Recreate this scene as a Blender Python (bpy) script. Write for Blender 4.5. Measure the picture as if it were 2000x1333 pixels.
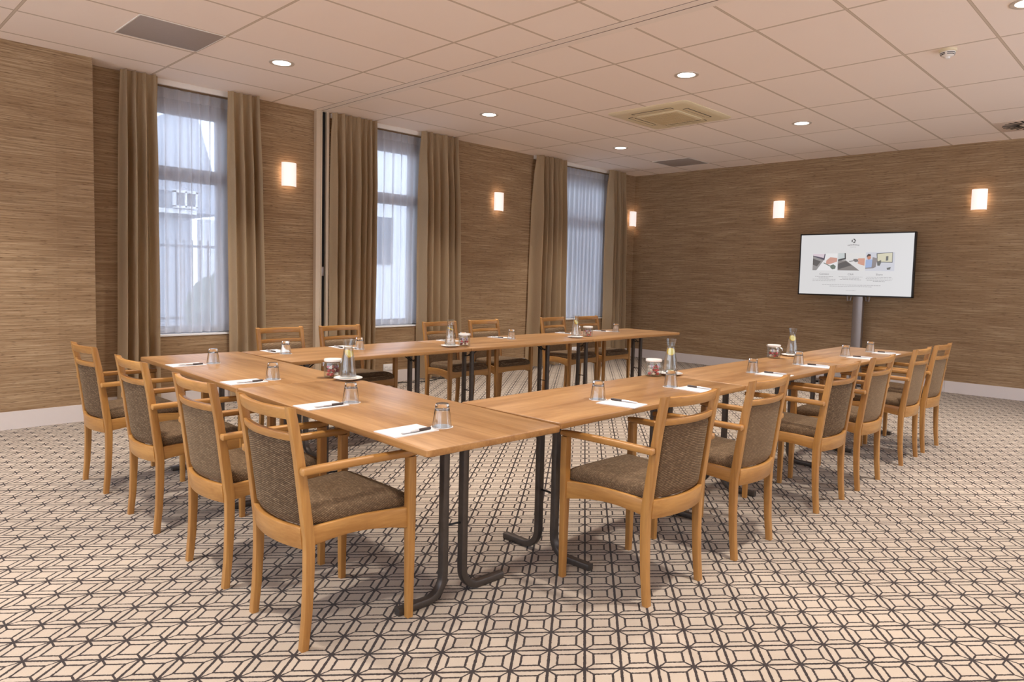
import bpy, bmesh, math, random
from math import sin, cos, pi, radians, sqrt, atan2
from mathutils import Vector, Matrix

random.seed(7)
SC = bpy.context.scene
COL = SC.collection
for o in list(bpy.data.objects):
    bpy.data.objects.remove(o)

def lin(r, g, b, a=1.0):
    f = lambda c: (c / 255 / 12.92) if c / 255 <= 0.04045 else ((c / 255 + 0.055) / 1.055) ** 2.4
    return (f(r), f(g), f(b), a)

# ------------------------------------------------------------------ camera
CAM_POS = Vector((-4.7374, -1.7338, 1.3079))
YAW, PITCH, ROLL = 0.7739, -0.0638, 0.0234
fwd = Vector((cos(YAW) * cos(PITCH), sin(YAW) * cos(PITCH), sin(PITCH)))
rgt = Vector((sin(YAW), -cos(YAW), 0.0))
upv = rgt.cross(fwd)
r2 = rgt * cos(ROLL) + upv * sin(ROLL)
u2 = upv * cos(ROLL) - rgt * sin(ROLL)
cam = bpy.data.cameras.new('camera')
cam_o = bpy.data.objects.new('camera', cam)
COL.objects.link(cam_o)
mw = Matrix((( r2.x, u2.x, -fwd.x, CAM_POS.x), (r2.y, u2.y, -fwd.y, CAM_POS.y), (r2.z, u2.z, -fwd.z, CAM_POS.z), (0, 0, 0, 1)))
cam_o.matrix_world = mw
cam.sensor_fit = 'HORIZONTAL'
cam.sensor_width = 36.0
cam.lens = 1380.98 * 36.0 / 2000.0
cam.shift_y = -(666.5 - 629.41) / 2000.0
cam.clip_start = 0.05
cam.clip_end = 200
SC.camera = cam_o

# ------------------------------------------------------------------ light levels
SKY_COL, SKY_STR = (0.74, 0.83, 1.0, 1), 2.9
LAMP_COL, LAMP_WATT = (1.0, 0.92, 0.84), 15.0
SCONCE_COL, SCONCE_STR = (1.0, 0.84, 0.77, 1), 0.50
SC.view_settings.view_transform = 'Standard'
SC.view_settings.look = 'None'
SC.view_settings.gamma = 1.0
SC.view_settings.exposure = 0.71
SC.view_settings.use_curve_mapping = False
world = bpy.data.worlds.new('overcast_sky')
SC.world = world
world.use_nodes = True
bg = world.node_tree.nodes['Background']
bg.inputs[0].default_value = SKY_COL
bg.inputs[1].default_value = SKY_STR
try:
    SC.cycles.max_bounces = 14
    SC.cycles.diffuse_bounces = 6
    SC.cycles.transparent_max_bounces = 24
    SC.cycles.transmission_bounces = 12
    SC.cycles.sample_clamp_indirect = 4.0
    SC.cycles.caustics_reflective = False
    SC.cycles.caustics_refractive = True
except Exception:
    pass

CEIL = 3.05
XB = 5.314      # back wall
YW = 5.25       # window wall
YL = 5.01       # left wall pier
TZ = 0.72       # table top height

# ------------------------------------------------------------------ node helpers
class NT:
    def __init__(self, name):
        self.m = bpy.data.materials.new(name)
        self.m.use_nodes = True
        self.t = self.m.node_tree
        self.b = self.t.nodes['Principled BSDF']
        self.out = self.t.nodes['Material Output']
    def n(self, typ, **kw):
        x = self.t.nodes.new(typ)
        for k, v in kw.items():
            setattr(x, k, v)
        return x
    def l(self, a, b):
        self.t.links.new(a, b)
    def val(self, sock, v):
        if hasattr(v, 'node'):
            self.l(v, sock)
        else:
            sock.default_value = v
    def math(self, op, a, b=None, c=None, clamp=False):
        x = self.n('ShaderNodeMath', operation=op)
        x.use_clamp = clamp
        self.val(x.inputs[0], a)
        if b is not None: self.val(x.inputs[1], b)
        if c is not None: self.val(x.inputs[2], c)
        return x.outputs[0]
    def pos(self):
        return self.n('ShaderNodeTexCoord').outputs['Object']
    def geo(self):
        return self.n('ShaderNodeNewGeometry').outputs['Position']
    def mapping(self, v, scale=(1, 1, 1), loc=(0, 0, 0), rot=(0, 0, 0)):
        x = self.n('ShaderNodeMapping')
        self.l(v, x.inputs[0])
        x.inputs['Scale'].default_value = scale
        x.inputs['Location'].default_value = loc
        x.inputs['Rotation'].default_value = rot
        return x.outputs[0]
    def noise(self, v, scale=5, detail=3, rough=0.55, dist=0.0):
        x = self.n('ShaderNodeTexNoise')
        self.l(v, x.inputs['Vector'])
        x.inputs['Scale'].default_value = scale
        x.inputs['Detail'].default_value = detail
        x.inputs['Roughness'].default_value = rough
        x.inputs['Distortion'].default_value = dist
        return x.outputs[0]
    def ramp(self, f, stops):
        x = self.n('ShaderNodeValToRGB')
        self.l(f, x.inputs[0])
        el = x.color_ramp.elements
        el[0].position, el[0].color = stops[0]
        el[1].position, el[1].color = stops[-1]
        for p, c in stops[1:-1]:
            e = el.new(p); e.color = c
        return x.outputs[0]
    def mix(self, f, a, b, mode='MIX'):
        x = self.n('ShaderNodeMix', data_type='RGBA', blend_type=mode)
        self.val(x.inputs[0], f)
        self.val(x.inputs[6], a)
        self.val(x.inputs[7], b)
        return x.outputs[2]
    def bump(self, h, strength=0.2, dist=0.01):
        x = self.n('ShaderNodeBump')
        x.inputs['Strength'].default_value = strength
        x.inputs['Distance'].default_value = dist
        self.l(h, x.inputs['Height'])
        self.l(x.outputs[0], self.b.inputs['Normal'])
    def color(self, c): self.val(self.b.inputs['Base Color'], c)
    def rough(self, r): self.val(self.b.inputs['Roughness'], r)

def plain(name, c, rough=0.5, metal=0.0, vary=0.04, emit=None, estr=0.0, coat=0.0):
    q = NT(name)
    nz = q.noise(q.pos(), scale=25, detail=2)
    k = q.math('MULTIPLY_ADD', nz, vary * 2, 1 - vary)
    x = q.n('ShaderNodeHueSaturation')
    x.inputs['Color'].default_value = c
    q.l(k, x.inputs['Value'])
    q.l(x.outputs[0], q.b.inputs['Base Color'])
    q.rough(rough)
    q.b.inputs['Metallic'].default_value = metal
    q.b.inputs['Coat Weight'].default_value = coat
    if emit:
        q.b.inputs['Emission Color'].default_value = emit
        q.b.inputs['Emission Strength'].default_value = estr
    return q.m

MAT = {}

# ---- carpet
def mk_carpet():
    q = NT('patterned_carpet')
    p = q.pos()
    wob = q.n('ShaderNodeTexNoise'); wob.inputs['Scale'].default_value = 160; wob.inputs['Detail'].default_value = 1
    q.l(p, wob.inputs['Vector'])
    wv = q.n('ShaderNodeVectorMath', operation='SUBTRACT'); q.l(wob.outputs['Color'], wv.inputs[0]); wv.inputs[1].default_value = (.5, .5, .5)
    ws = q.n('ShaderNodeVectorMath', operation='SCALE'); q.l(wv.outputs[0], ws.inputs[0]); ws.inputs['Scale'].default_value = 0.0055
    wa = q.n('ShaderNodeVectorMath', operation='ADD'); q.l(p, wa.inputs[0]); q.l(ws.outputs[0], wa.inputs[1])
    s = q.n('ShaderNodeSeparateXYZ'); q.l(wa.outputs[0], s.inputs[0])
    rx, ry, cx, cy = 0.09496, -0.08206, 0.09962, 0.07933
    det = rx * cy - ry * cx
    x = q.math('ADD', s.outputs[0], 2.7096)
    y = q.math('ADD', s.outputs[1], 0.1668)
    i = q.math('ADD', q.math('MULTIPLY', x, cy / det), q.math('MULTIPLY', y, -cx / det))
    j = q.math('ADD', q.math('MULTIPLY', x, -ry / det), q.math('MULTIPLY', y, rx / det))
    def dist(a):
        f = q.math('FRACT', q.math('ADD', a, 200.0))
        return q.math('MINIMUM', f, q.math('SUBTRACT', 1.0, f))
    du, dv = dist(i), dist(j)
    m = q.math('MINIMUM', du, dv)
    W = 0.040
    edge = q.math('LESS_THAN', m, W)
    inner = q.math('LESS_THAN', q.math('ABSOLUTE', q.math('SUBTRACT', m, 0.245)), W * 0.8)
    diag = q.math('MULTIPLY', q.math('LESS_THAN', q.math('ABSOLUTE', q.math('SUBTRACT', du, dv)), W * 0.95), q.math('LESS_THAN', m, 0.25))
    mask = q.math('MAXIMUM', q.math('MAXIMUM', edge, inner), diag)
    nz = q.noise(p, scale=7, detail=4)
    fine = q.noise(p, scale=420, detail=1)
    base = q.mix(q.math('MULTIPLY_ADD', nz, 0.7, 0.15), lin(170, 157, 142), lin(187, 173, 157))
    base = q.mix(q.math('MULTIPLY', fine, 0.35), base, lin(154, 141, 125))
    dark = q.mix(fine, lin(36, 28, 26), lin(54, 44, 41))
    q.color(q.mix(mask, base, dark))
    q.rough(0.95)
    q.b.inputs['Sheen Weight'].default_value = 0.15
    q.b.inputs['Specular IOR Level'].default_value = 0.1
    q.bump(fine, 0.5, 0.004)
    return q.m

# ---- grass cloth wallpaper
def mk_wall():
    q = NT('woven_grass_wallpaper')
    s = q.n('ShaderNodeSeparateXYZ'); q.l(q.pos(), s.inputs[0])
    u = q.math('ADD', s.outputs[0], q.math('MULTIPLY', s.outputs[1], 1.0))
    c = q.n('ShaderNodeCombineXYZ'); q.l(u, c.inputs[0]); q.l(s.outputs[2], c.inputs[1])
    v = c.outputs[0]
    # slight waviness of the weave
    wav = q.noise(q.mapping(v, (1.5, 6, 1)), 1.0, 2)
    c2 = q.n('ShaderNodeCombineXYZ'); q.l(u, c2.inputs[0]); q.l(q.math('ADD', s.outputs[2], q.math('MULTIPLY', wav, 0.012)), c2.inputs[1])
    v = c2.outputs[0]
    a = q.noise(q.mapping(v, (2.2, 95, 1)), 1.0, 4, 0.65)
    b = q.noise(q.mapping(v, (5.5, 210, 1), (3.1, 7.7, 0)), 1.0, 3, 0.6)
    d = q.noise(q.mapping(v, (0.9, 9, 1), (9, 2, 0)), 1.0, 3)
    streak = q.ramp(q.noise(q.mapping(v, (13, 150, 1), (1, 5, 0)), 1.0, 2, 0.5), [(0.60, (0, 0, 0, 1)), (0.70, (1, 1, 1, 1))])
    wn = q.n('ShaderNodeTexWhiteNoise', noise_dimensions='1D')
    q.l(q.math('FLOOR', q.math('DIVIDE', u, 0.91)), wn.inputs['W'])
    col = q.ramp(a, [(0.25, lin(100, 79, 56)), (0.5, lin(166, 140, 108)), (0.72, lin(210, 186, 152))])
    col = q.mix(q.math('MULTIPLY', b, 0.5), col, lin(140, 110, 80))
    col = q.mix(q.math('MULTIPLY', q.math('SUBTRACT', d, 0.35, clamp=True), 1.3), col, lin(128, 98, 68))
    col = q.mix(q.math('MULTIPLY', streak, 0.7), col, lin(84, 60, 40))
    col = q.mix(q.math('MULTIPLY', wn.outputs[0], 0.16), col, lin(120, 92, 64))
    q.color(col)
    q.rough(0.8)
    q.b.inputs['Specular IOR Level'].default_value = 0.25
    q.bump(a, 0.35, 0.004)
    return q.m

# ---- ceiling tiles (mineral boards in a lay-in grid)
def mk_ceiling():
    q = NT('lay_in_ceiling_tiles')
    p = q.pos()
    s = q.n('ShaderNodeSeparateXYZ'); q.l(p, s.inputs[0])
    def dline(a, step):
        f = q.math('FRACT', q.math('ADD', q.math('DIVIDE', a, step), 100.0))
        return q.math('MULTIPLY', q.math('MINIMUM', f, q.math('SUBTRACT', 1.0, f)), step)
    dx, dy = dline(s.outputs[0], 1.2), dline(s.outputs[1], 0.6)
    d = q.math('MINIMUM', dx, dy)
    grid = q.math('LESS_THAN', d, 0.0075)
    gap = q.math('LESS_THAN', q.math('ABSOLUTE', q.math('SUBTRACT', d, 0.0085)), 0.0016)
    fine = q.noise(p, 240, 2)
    big = q.noise(p, 1.1, 2)
    base = q.mix(big, lin(253, 241, 231), lin(250, 236, 225))
    base = q.mix(q.math('MULTIPLY', fine, 0.12), base, lin(228, 215, 201))
    col = q.mix(grid, base, lin(212, 196, 178))
    col = q.mix(gap, col, lin(184, 166, 146))
    q.color(col)
    q.rough(0.85)
    q.b.inputs['Specular IOR Level'].default_value = 0.2
    q.bump(fine, 0.12, 0.002)
    return q.m

def mk_wood(name, axis, light, dark, rough=0.38, coat=0.15, stretch=18.0, streaks=0.5, scale=1.0, spec=0.5):
    q = NT(name)
    p = q.pos()
    rnd = q.n('ShaderNodeObjectInfo').outputs['Random']
    off = q.n('ShaderNodeCombineXYZ')
    for k in range(3): q.l(q.math('MULTIPLY', rnd, 37.0 + 11 * k), off.inputs[k])
    add = q.n('ShaderNodeVectorMath', operation='ADD'); q.l(p, add.inputs[0]); q.l(off.outputs[0], add.inputs[1])
    sc = [stretch * scale] * 3
    sc[axis] = 1.1 * scale
    a = q.noise(q.mapping(add.outputs[0], sc), 1.0, 4, 0.6, 0.3)
    sc2 = [stretch * 7 * scale] * 3
    sc2[axis] = 5.0 * scale
    b = q.noise(q.mapping(add.outputs[0], sc2), 1.0, 3, 0.6)
    f = q.math('ADD', q.math('MULTIPLY', a, 0.7), q.math('MULTIPLY', b, 0.3))
    mid = tuple((light[k] + dark[k]) / 2 for k in range(3)) + (1,)
    q.color(q.ramp(f, [(0.36, dark), (0.5, mid), (0.63, light)]))
    q.rough(rough)
    q.b.inputs['Coat Weight'].default_value = coat
    q.b.inputs['Coat Roughness'].default_value = 0.25
    q.b.inputs['Specular IOR Level'].default_value = spec
    q.bump(b, 0.05, 0.001)
    return q.m

BE_L, BE_D = lin(182, 134, 72), lin(152, 104, 50)
MAT['carpet'] = mk_carpet()
MAT['wall'] = mk_wall()
MAT['ceiling'] = mk_ceiling()
MAT['beech_x'] = mk_wood('beech_along_width', 0, BE_L, BE_D)
MAT['beech_y'] = mk_wood('beech_along_depth', 1, BE_L, BE_D)
MAT['beech_z'] = mk_wood('beech_upright', 2, BE_L, BE_D)
MAT['top'] = mk_wood('beech_laminate_top', 0, lin(188, 146, 99), lin(144, 102, 60), rough=0.33, coat=0.1, stretch=11.0, scale=0.9)
MAT['top_edge'] = mk_wood('beech_edge_band', 0, lin(180, 134, 80), lin(152, 106, 58), rough=0.45)

def mk_fabric():
    q = NT('ribbed_brown_upholstery')
    p = q.pos()
    s = q.n('ShaderNodeSeparateXYZ'); q.l(p, s.inputs[0])
    jit = q.noise(q.mapping(p, (7, 7, 30)), 1.0, 1)
    t = q.math('ADD', q.math('ADD', s.outputs[2], q.math('MULTIPLY', s.outputs[1], 0.8)), q.math('MULTIPLY', jit, 0.004))
    rib = q.math('MULTIPLY_ADD', q.math('SINE', q.math('MULTIPLY', t, 2 * pi / 0.0066)), 0.5, 0.5)
    n1 = q.noise(q.mapping(p, (55, 90, 170)), 1.0, 3, 0.6)
    n2 = q.noise(p, 6, 3)
    f = q.math('MULTIPLY', q.math('MULTIPLY_ADD', n1, 1.1, -0.05, clamp=True), q.math('MULTIPLY_ADD', rib, 0.75, 0.35))
    col = q.ramp(f, [(0.14, lin(48, 36, 26)), (0.44, lin(90, 71, 52)), (0.78, lin(164, 141, 112))])
    col = q.mix(q.math('MULTIPLY', n2, 0.35), col, lin(96, 76, 60))
    pale_mix = q.n('ShaderNodeAttribute', attribute_type='OBJECT', attribute_name='pale_mix').outputs['Fac']
    col = q.mix(q.math('MULTIPLY', pale_mix, 0.62), col, lin(148, 124, 97))
    q.color(col)
    q.rough(0.92)
    q.b.inputs['Sheen Weight'].default_value = 0.22
    q.b.inputs['Sheen Roughness'].default_value = 0.4
    q.b.inputs['Sheen Tint'].default_value = lin(214, 192, 160)
    q.b.inputs['Specular IOR Level'].default_value = 0.15
    q.bump(rib, 0.5, 0.002)
    return q.m
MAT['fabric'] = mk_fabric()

def mk_curtain():
    q = NT('taupe_curtain_cloth')
    p = q.pos()
    n1 = q.noise(q.mapping(p, (300, 300, 60)), 1.0, 2)
    n2 = q.noise(q.mapping(p, (2, 2, 0.8)), 1.0, 2)
    col = q.mix(n1, lin(204, 179, 142), lin(220, 197, 160))
    col = q.mix(q.math('MULTIPLY', n2, 0.3), col, lin(196, 170, 138))
    q.color(col); q.rough(0.85)
    q.b.inputs['Sheen Weight'].default_value = 0.3
    q.b.inputs['Sheen Tint'].default_value = lin(230, 210, 185)
    q.b.inputs['Specular IOR Level'].default_value = 0.2
    q.bump(n1, 0.15, 0.001)
    return q.m
MAT['curtain'] = mk_curtain()

def mk_sheer(name, opac):
    q = NT(name)
    tr = q.n('ShaderNodeBsdfTransparent')
    df = q.n('ShaderNodeBsdfDiffuse'); df.inputs[0].default_value = (0.83, 0.83, 0.86, 1)
    tl = q.n('ShaderNodeBsdfTranslucent'); tl.inputs[0].default_value = (0.83, 0.84, 0.88, 1)
    m1 = q.n('ShaderNodeMixShader'); m1.inputs[0].default_value = 0.5
    q.l(df.outputs[0], m1.inputs[1]); q.l(tl.outputs[0], m1.inputs[2])
    thread = q.noise(q.mapping(q.pos(), (180, 180, 8)), 1.0, 2)
    lw = q.n('ShaderNodeLayerWeight'); lw.inputs[0].default_value = 0.35
    f = q.math('ADD', q.math('MULTIPLY_ADD', thread, 0.12, opac - 0.06), q.math('MULTIPLY', lw.outputs['Facing'], 0.5), clamp=True)
    m2 = q.n('ShaderNodeMixShader'); q.l(f, m2.inputs[0])
    q.l(tr.outputs[0], m2.inputs[1]); q.l(m1.outputs[0], m2.inputs[2])
    q.l(m2.outputs[0], q.out.inputs[0])
    return q.m
MAT['sheer'] = mk_sheer('sheer_white_voile', 0.67)
MAT['sheer_tape'] = mk_sheer('doubled_voile_heading', 0.78)

def mk_glass(name, ior=1.5, tint=(1, 1, 1, 1), rough=0.0):
    q = NT(name)
    q.b.inputs['Transmission Weight'].default_value = 1.0
    q.b.inputs['IOR'].default_value = ior
    q.b.inputs['Roughness'].default_value = rough
    k = q.noise(q.pos(), 30, 1)
    q.color(q.mix(k, tint, tuple(0.985 * c for c in tint[:3]) + (1,)))
    return q.m
MAT['glass'] = mk_glass('clear_glass', 1.5, (0.88, 0.905, 0.92, 1))
def mk_clear(name, ior, clear, tint=(1, 1, 1, 1)):
    q = NT(name)
    gl = q.n('ShaderNodeBsdfGlass'); gl.inputs['IOR'].default_value = ior; gl.inputs['Roughness'].default_value = 0.0; gl.inputs['Color'].default_value = tint
    tr = q.n('ShaderNodeBsdfTransparent'); tr.inputs[0].default_value = tint
    m = q.n('ShaderNodeMixShader'); m.inputs[0].default_value = clear
    q.l(gl.outputs[0], m.inputs[1]); q.l(tr.outputs[0], m.inputs[2]); q.l(m.outputs[0], q.out.inputs[0])
    return q.m
MAT['water'] = mk_clear('still_water', 1.33, 0.45)
def mk_thin(name, tint, ior=1.5):
    q = NT(name)
    tr = q.n('ShaderNodeBsdfTransparent'); tr.inputs[0].default_value = tint
    gl = q.n('ShaderNodeBsdfGlossy'); gl.inputs['Roughness'].default_value = 0.03
    lw = q.n('ShaderNodeLayerWeight'); lw.inputs[0].default_value = 0.5
    f = q.math('MULTIPLY_ADD', q.math('POWER', lw.outputs['Facing'], 3.0), 0.55, 0.05, clamp=True)
    m = q.n('ShaderNodeMixShader'); q.l(f, m.inputs[0]); q.l(tr.outputs[0], m.inputs[1]); q.l(gl.outputs[0], m.inputs[2])
    q.l(m.outputs[0], q.out.inputs[0])
    return q.m
MAT['thin_glass'] = mk_thin('thin_clear_glass', (0.95, 0.965, 0.965, 1))

def mk_pane():
    q = NT('window_glass')
    tr = q.n('ShaderNodeBsdfTransparent'); tr.inputs[0].default_value = (0.94, 0.96, 0.97, 1)
    gl = q.n('ShaderNodeBsdfGlossy'); gl.inputs['Roughness'].default_value = 0.02
    fr = q.n('ShaderNodeFresnel'); fr.inputs[0].default_value = 1.4
    m = q.n('ShaderNodeMixShader'); q.l(fr.outputs[0], m.inputs[0]); q.l(tr.outputs[0], m.inputs[1]); q.l(gl.outputs[0], m.inputs[2])
    q.l(m.outputs[0], q.out.inputs[0])
    return q.m
MAT['pane'] = mk_pane()

def mk_emit(name, col, strength, vary=0.05, scale=8):
    q = NT(name)
    k = q.noise(q.pos(), scale, 2)
    q.color((0.8, 0.8, 0.8, 1)); q.rough(0.4)
    q.l(q.mix(k, col, tuple((1 - vary) * c for c in col[:3]) + (1,)), q.b.inputs['Emission Color'])
    q.b.inputs['Emission Strength'].default_value = strength
    return q.m
MAT['lamp'] = mk_emit('downlight_lens', LAMP_COL + (1,), 6.0)
MAT['sconce'] = mk_emit('lit_frosted_glass', SCONCE_COL, SCONCE_STR, 0.12, 30)
MAT['bulb'] = mk_emit('warm_bulb', (1.0, 0.66, 0.44, 1), 45.0)
MAT['white_metal'] = plain('white_enamel', lin(232, 226, 218), 0.4)
MAT['cream'] = plain('cream_plastic', lin(226, 212, 178), 0.45)
MAT['cream_dark'] = plain('cream_intake_grille', lin(204, 184, 146), 0.6)
MAT['cream_ring'] = plain('grey_white_lamp_ring', lin(205, 192, 178), 0.35)
MAT['black'] = plain('black_plastic', lin(28, 26, 26), 0.45)
MAT['steel'] = plain('dark_hammered_steel', lin(92, 86, 82), 0.42, 0.7, 0.25)
MAT['wire'] = plain('black_steel_rod', lin(40, 38, 38), 0.4, 0.5)
MAT['alu'] = plain('champagne_aluminium', lin(205, 186, 160), 0.4, 0.25)
MAT['alu2'] = plain('brushed_aluminium', lin(150, 142, 138), 0.38, 0.8)
MAT['chrome'] = plain('chrome_wire', lin(200, 200, 200), 0.2, 1.0)
MAT['base'] = plain('white_baseboard_paint', lin(216, 208, 204), 0.5, 0, 0.02)
MAT['white_paint'] = plain('white_gloss_paint', lin(236, 236, 236), 0.35)
MAT['frame_grey'] = plain('grey_window_frame', lin(160, 166, 182), 0.5)
MAT['paper'] = plain('white_paper', lin(222, 222, 224), 0.7, 0, 0.01)
MAT['china'] = plain('white_porcelain', lin(240, 239, 236), 0.15, 0, 0.01)
MAT['lid'] = plain('white_lid', lin(238, 236, 232), 0.35, 0, 0.01)
MAT['pen_dark'] = plain('dark_pen_grip', lin(64, 52, 48), 0.4)
MAT['pen_silver'] = plain('silver_pen_barrel', lin(214, 214, 216), 0.3, 0.6)
MAT['lemon_rind'] = plain('lemon_rind', lin(246, 200, 20), 0.45)
MAT['lemon'] = plain('lemon_flesh', lin(250, 236, 140), 0.45)
MAT['candy_red'] = plain('red_candy_wrapper', lin(200, 78, 80), 0.25)
MAT['candy_cream'] = plain('cream_candy_wrapper', lin(240, 226, 205), 0.3)
MAT['candy_dark'] = plain('plum_candy_wrapper', lin(128, 44, 50), 0.3)
MAT['vent_grey'] = plain('perforated_grey_panel', lin(168, 158, 152), 0.6)
MAT['plate'] = plain('pale_vent_plate', lin(226, 208, 194), 0.5)
MAT['slot'] = plain('dark_slot', lin(22, 20, 20), 0.8)

# ------------------------------------------------------------------ mesh helpers
def finish(bm, name, mat, parent=None, angle=35, loc=None):
    me = bpy.data.meshes.new(name)
    bmesh.ops.recalc_face_normals(bm, faces=bm.faces)
    bm.to_mesh(me); bm.free()
    for p in me.polygons: p.use_smooth = True
    try:
        me.set_sharp_from_angle(angle=radians(angle))
    except Exception:
        pass
    mats = mat if isinstance(mat, (list, tuple)) else [mat]
    for m in mats: me.materials.append(m)
    o = bpy.data.objects.new(name, me)
    COL.objects.link(o)
    if loc: o.location = loc
    if parent is not None: o.parent = parent
    return o

def tag(o, label=None, cat=None, group=None, kind=None):
    if label: o['label'] = label
    if cat: o['category'] = cat
    if group: o['group'] = group
    if kind: o['kind'] = kind
    return o

def empty(name, loc=(0, 0, 0), rz=0.0):
    o = bpy.data.objects.new(name, None)
    COL.objects.link(o)
    o.location = loc
    o.rotation_euler = (0, 0, rz)
    o.empty_display_size = 0.1
    return o

KIDS = {}
def children(o):
    return [c for c in bpy.data.objects if c.parent == o]
def copy_tree(o, parent=None):
    c = o.copy()
    COL.objects.link(c)
    if parent is not None:
        c.parent = parent
    for ch in children(o):
        copy_tree(ch, c)
    return c

def loft(bm, secs, caps=True, closed=False):
    rows = [[bm.verts.new(p) for p in s] for s in secs]
    n = len(rows[0])
    last = len(rows) if closed else len(rows) - 1
    for a in range(last):
        r0, r1 = rows[a], rows[(a + 1) % len(rows)]
        for k in range(n):
            bm.faces.new((r0[k], r0[(k + 1) % n], r1[(k + 1) % n], r1[k]))
    if caps and not closed:
        bm.faces.new(list(reversed(rows[0])))
        bm.faces.new(rows[-1])
    return rows

def rr(w, h, r=0.004, seg=2):
    """rounded rectangle outline centred on 0, list of (a,b)"""
    pts = []
    for cx, cy, a0 in ((w/2 - r, h/2 - r, 0), (-w/2 + r, h/2 - r, 90), (-w/2 + r, -h/2 + r, 180), (w/2 - r, -h/2 + r, 270)):
        for k in range(seg + 1):
            a = radians(a0 + 90 * k / seg)
            pts.append((cx + r * cos(a), cy + r * sin(a)))
    return pts

def box(bm, x0, x1, y0, y1, z0, z1, r=0.0):
    if r <= 0:
        vs = [bm.verts.new((x, y, z)) for z in (z0, z1) for x, y in ((x0, y0), (x1, y0), (x1, y1), (x0, y1))]
        for f in ((3, 2, 1, 0), (4, 5, 6, 7), (0, 1, 5, 4), (1, 2, 6, 5), (2, 3, 7, 6), (3, 0, 4, 7)):
            bm.faces.new([vs[k] for k in f])
        return
    cx, cy, w, d = (x0 + x1) / 2, (y0 + y1) / 2, x1 - x0, y1 - y0
    q = min(r, w / 2.01, d / 2.01)
    secs = []
    for z, ins in ((z0, r), (z0 + r * 0.3, r * 0.3), (z0 + r, 0), (z1 - r, 0), (z1 - r * 0.3, r * 0.3), (z1, r)):
        ins = min(ins, q * 0.99)
        secs.append([(cx + a, cy + b, z) for a, b in rr(w - 2 * ins, d - 2 * ins, max(q - ins, q * 0.15))])
    loft(bm, secs)

def lathe(bm, prof, seg=28, cx=0, cy=0, close=False):
    """profile [(r,z)...]; r=0 ends become poles"""
    rows = []
    for r, z in prof:
        if r <= 1e-6:
            rows.append([bm.verts.new((cx, cy, z))])
        else:
            rows.append([bm.verts.new((cx + r * cos(2 * pi * k / seg), cy + r * sin(2 * pi * k / seg), z)) for k in range(seg)])
    pairs = list(zip(rows[:-1], rows[1:]))
    if close: pairs.append((rows[-1], rows[0]))
    for a, b in pairs:
        for k in range(seg):
            k2 = (k + 1) % seg
            if len(a) == 1 and len(b) == 1: continue
            if len(a) == 1: bm.faces.new((a[0], b[k], b[k2]))
            elif len(b) == 1: bm.faces.new((a[k], a[k2], b[0]))
            else: bm.faces.new((a[k], a[k2], b[k2], b[k]))

def tube(bm, pts, r, seg=8, closed=False):
    pts = [Vector(p) for p in pts]
    n = len(pts)
    secs = []
    ref = None
    for k in range(n):
        if closed: t = (pts[(k + 1) % n] - pts[k - 1]).normalized()
        elif k == 0: t = (pts[1] - pts[0]).normalized()
        elif k == n - 1: t = (pts[-1] - pts[-2]).normalized()
        else: t = (pts[k + 1] - pts[k - 1]).normalized()
        if ref is None:
            ref = t.orthogonal().normalized()
        ref = (ref - t * ref.dot(t)).normalized()
        b = t.cross(ref)
        rad = r[k] if isinstance(r, (list, tuple)) else r
        secs.append([pts[k] + (ref * cos(2 * pi * m / seg) + b * sin(2 * pi * m / seg)) * rad for m in range(seg)])
    loft(bm, secs, closed=closed)

def new(): return bmesh.new()
def struct(bm, name, mat, parent=None, **kw):
    o = finish(bm, name, mat, parent, **kw)
    if parent is None: o['kind'] = 'structure'
    return o

# ------------------------------------------------------------------ room shell
X0, YR = -8.0, -4.2
MAT['plain_wall'] = plain('pale_bounce_wall', lin(240, 229, 216), 0.7)  # unseen rear and right walls, made pale to bounce more light
bm = new(); box(bm, X0, XB, YR, YW, -0.1, 0.0); struct(bm, 'floor', MAT['carpet'])
bm = new(); box(bm, X0, XB, YR, YW, CEIL, CEIL + 0.1); struct(bm, 'ceiling', MAT['ceiling'])
bm = new(); box(bm, XB, XB + 0.2, YR - 0.2, YW + 0.3, -0.1, CEIL + 0.1); struct(bm, 'wall_back', MAT['wall'])
bm = new(); REAR_FILL_GAPS = [(-3.8, -1.2), (-0.8, 1.8), (2.2, 4.8)]  # unseen openings, added so daylight from behind the camera brightens the ceiling
ys = [YR - 0.2] + [v for w in REAR_FILL_GAPS for v in w] + [YW + 0.3]
for k in range(0, len(ys), 2): box(bm, X0 - 0.2, X0, ys[k], ys[k + 1], -0.1, CEIL + 0.1)
for a, b in REAR_FILL_GAPS: box(bm, X0 - 0.2, X0, a, b, -0.1, 0.6); box(bm, X0 - 0.2, X0, a, b, 2.85, CEIL + 0.1)
struct(bm, 'wall_rear', MAT['plain_wall'])
bm = new(); RIGHT_FILL_GAPS = [(-0.4, 1.4), (2.6, 4.4)]  # added openings out of view, daylight fill for the right part of the ceiling
xs = [X0] + [v for w in RIGHT_FILL_GAPS for v in w] + [XB]
for k in range(0, len(xs), 2): box(bm, xs[k], xs[k + 1], YR - 0.2, YR, -0.1, CEIL + 0.1)
for a, b in RIGHT_FILL_GAPS: box(bm, a, b, YR - 0.2, YR, -0.1, 0.6); box(bm, a, b, YR - 0.2, YR, 2.85, CEIL + 0.1)
struct(bm, 'wall_right', MAT['plain_wall'])
bm = new(); box(bm, X0, -2.915, YL, YW + 0.3, -0.1, CEIL + 0.1); struct(bm, 'wall_left_pier', MAT['wall'])
WIN = [(-2.47, -1.55), (-0.12, 0.86), (3.22, 4.66)]
SILL, WTOP = 0.685, 3.0
bm = new()
xs = [-2.915] + [v for w in WIN for v in w] + [XB]
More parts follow.
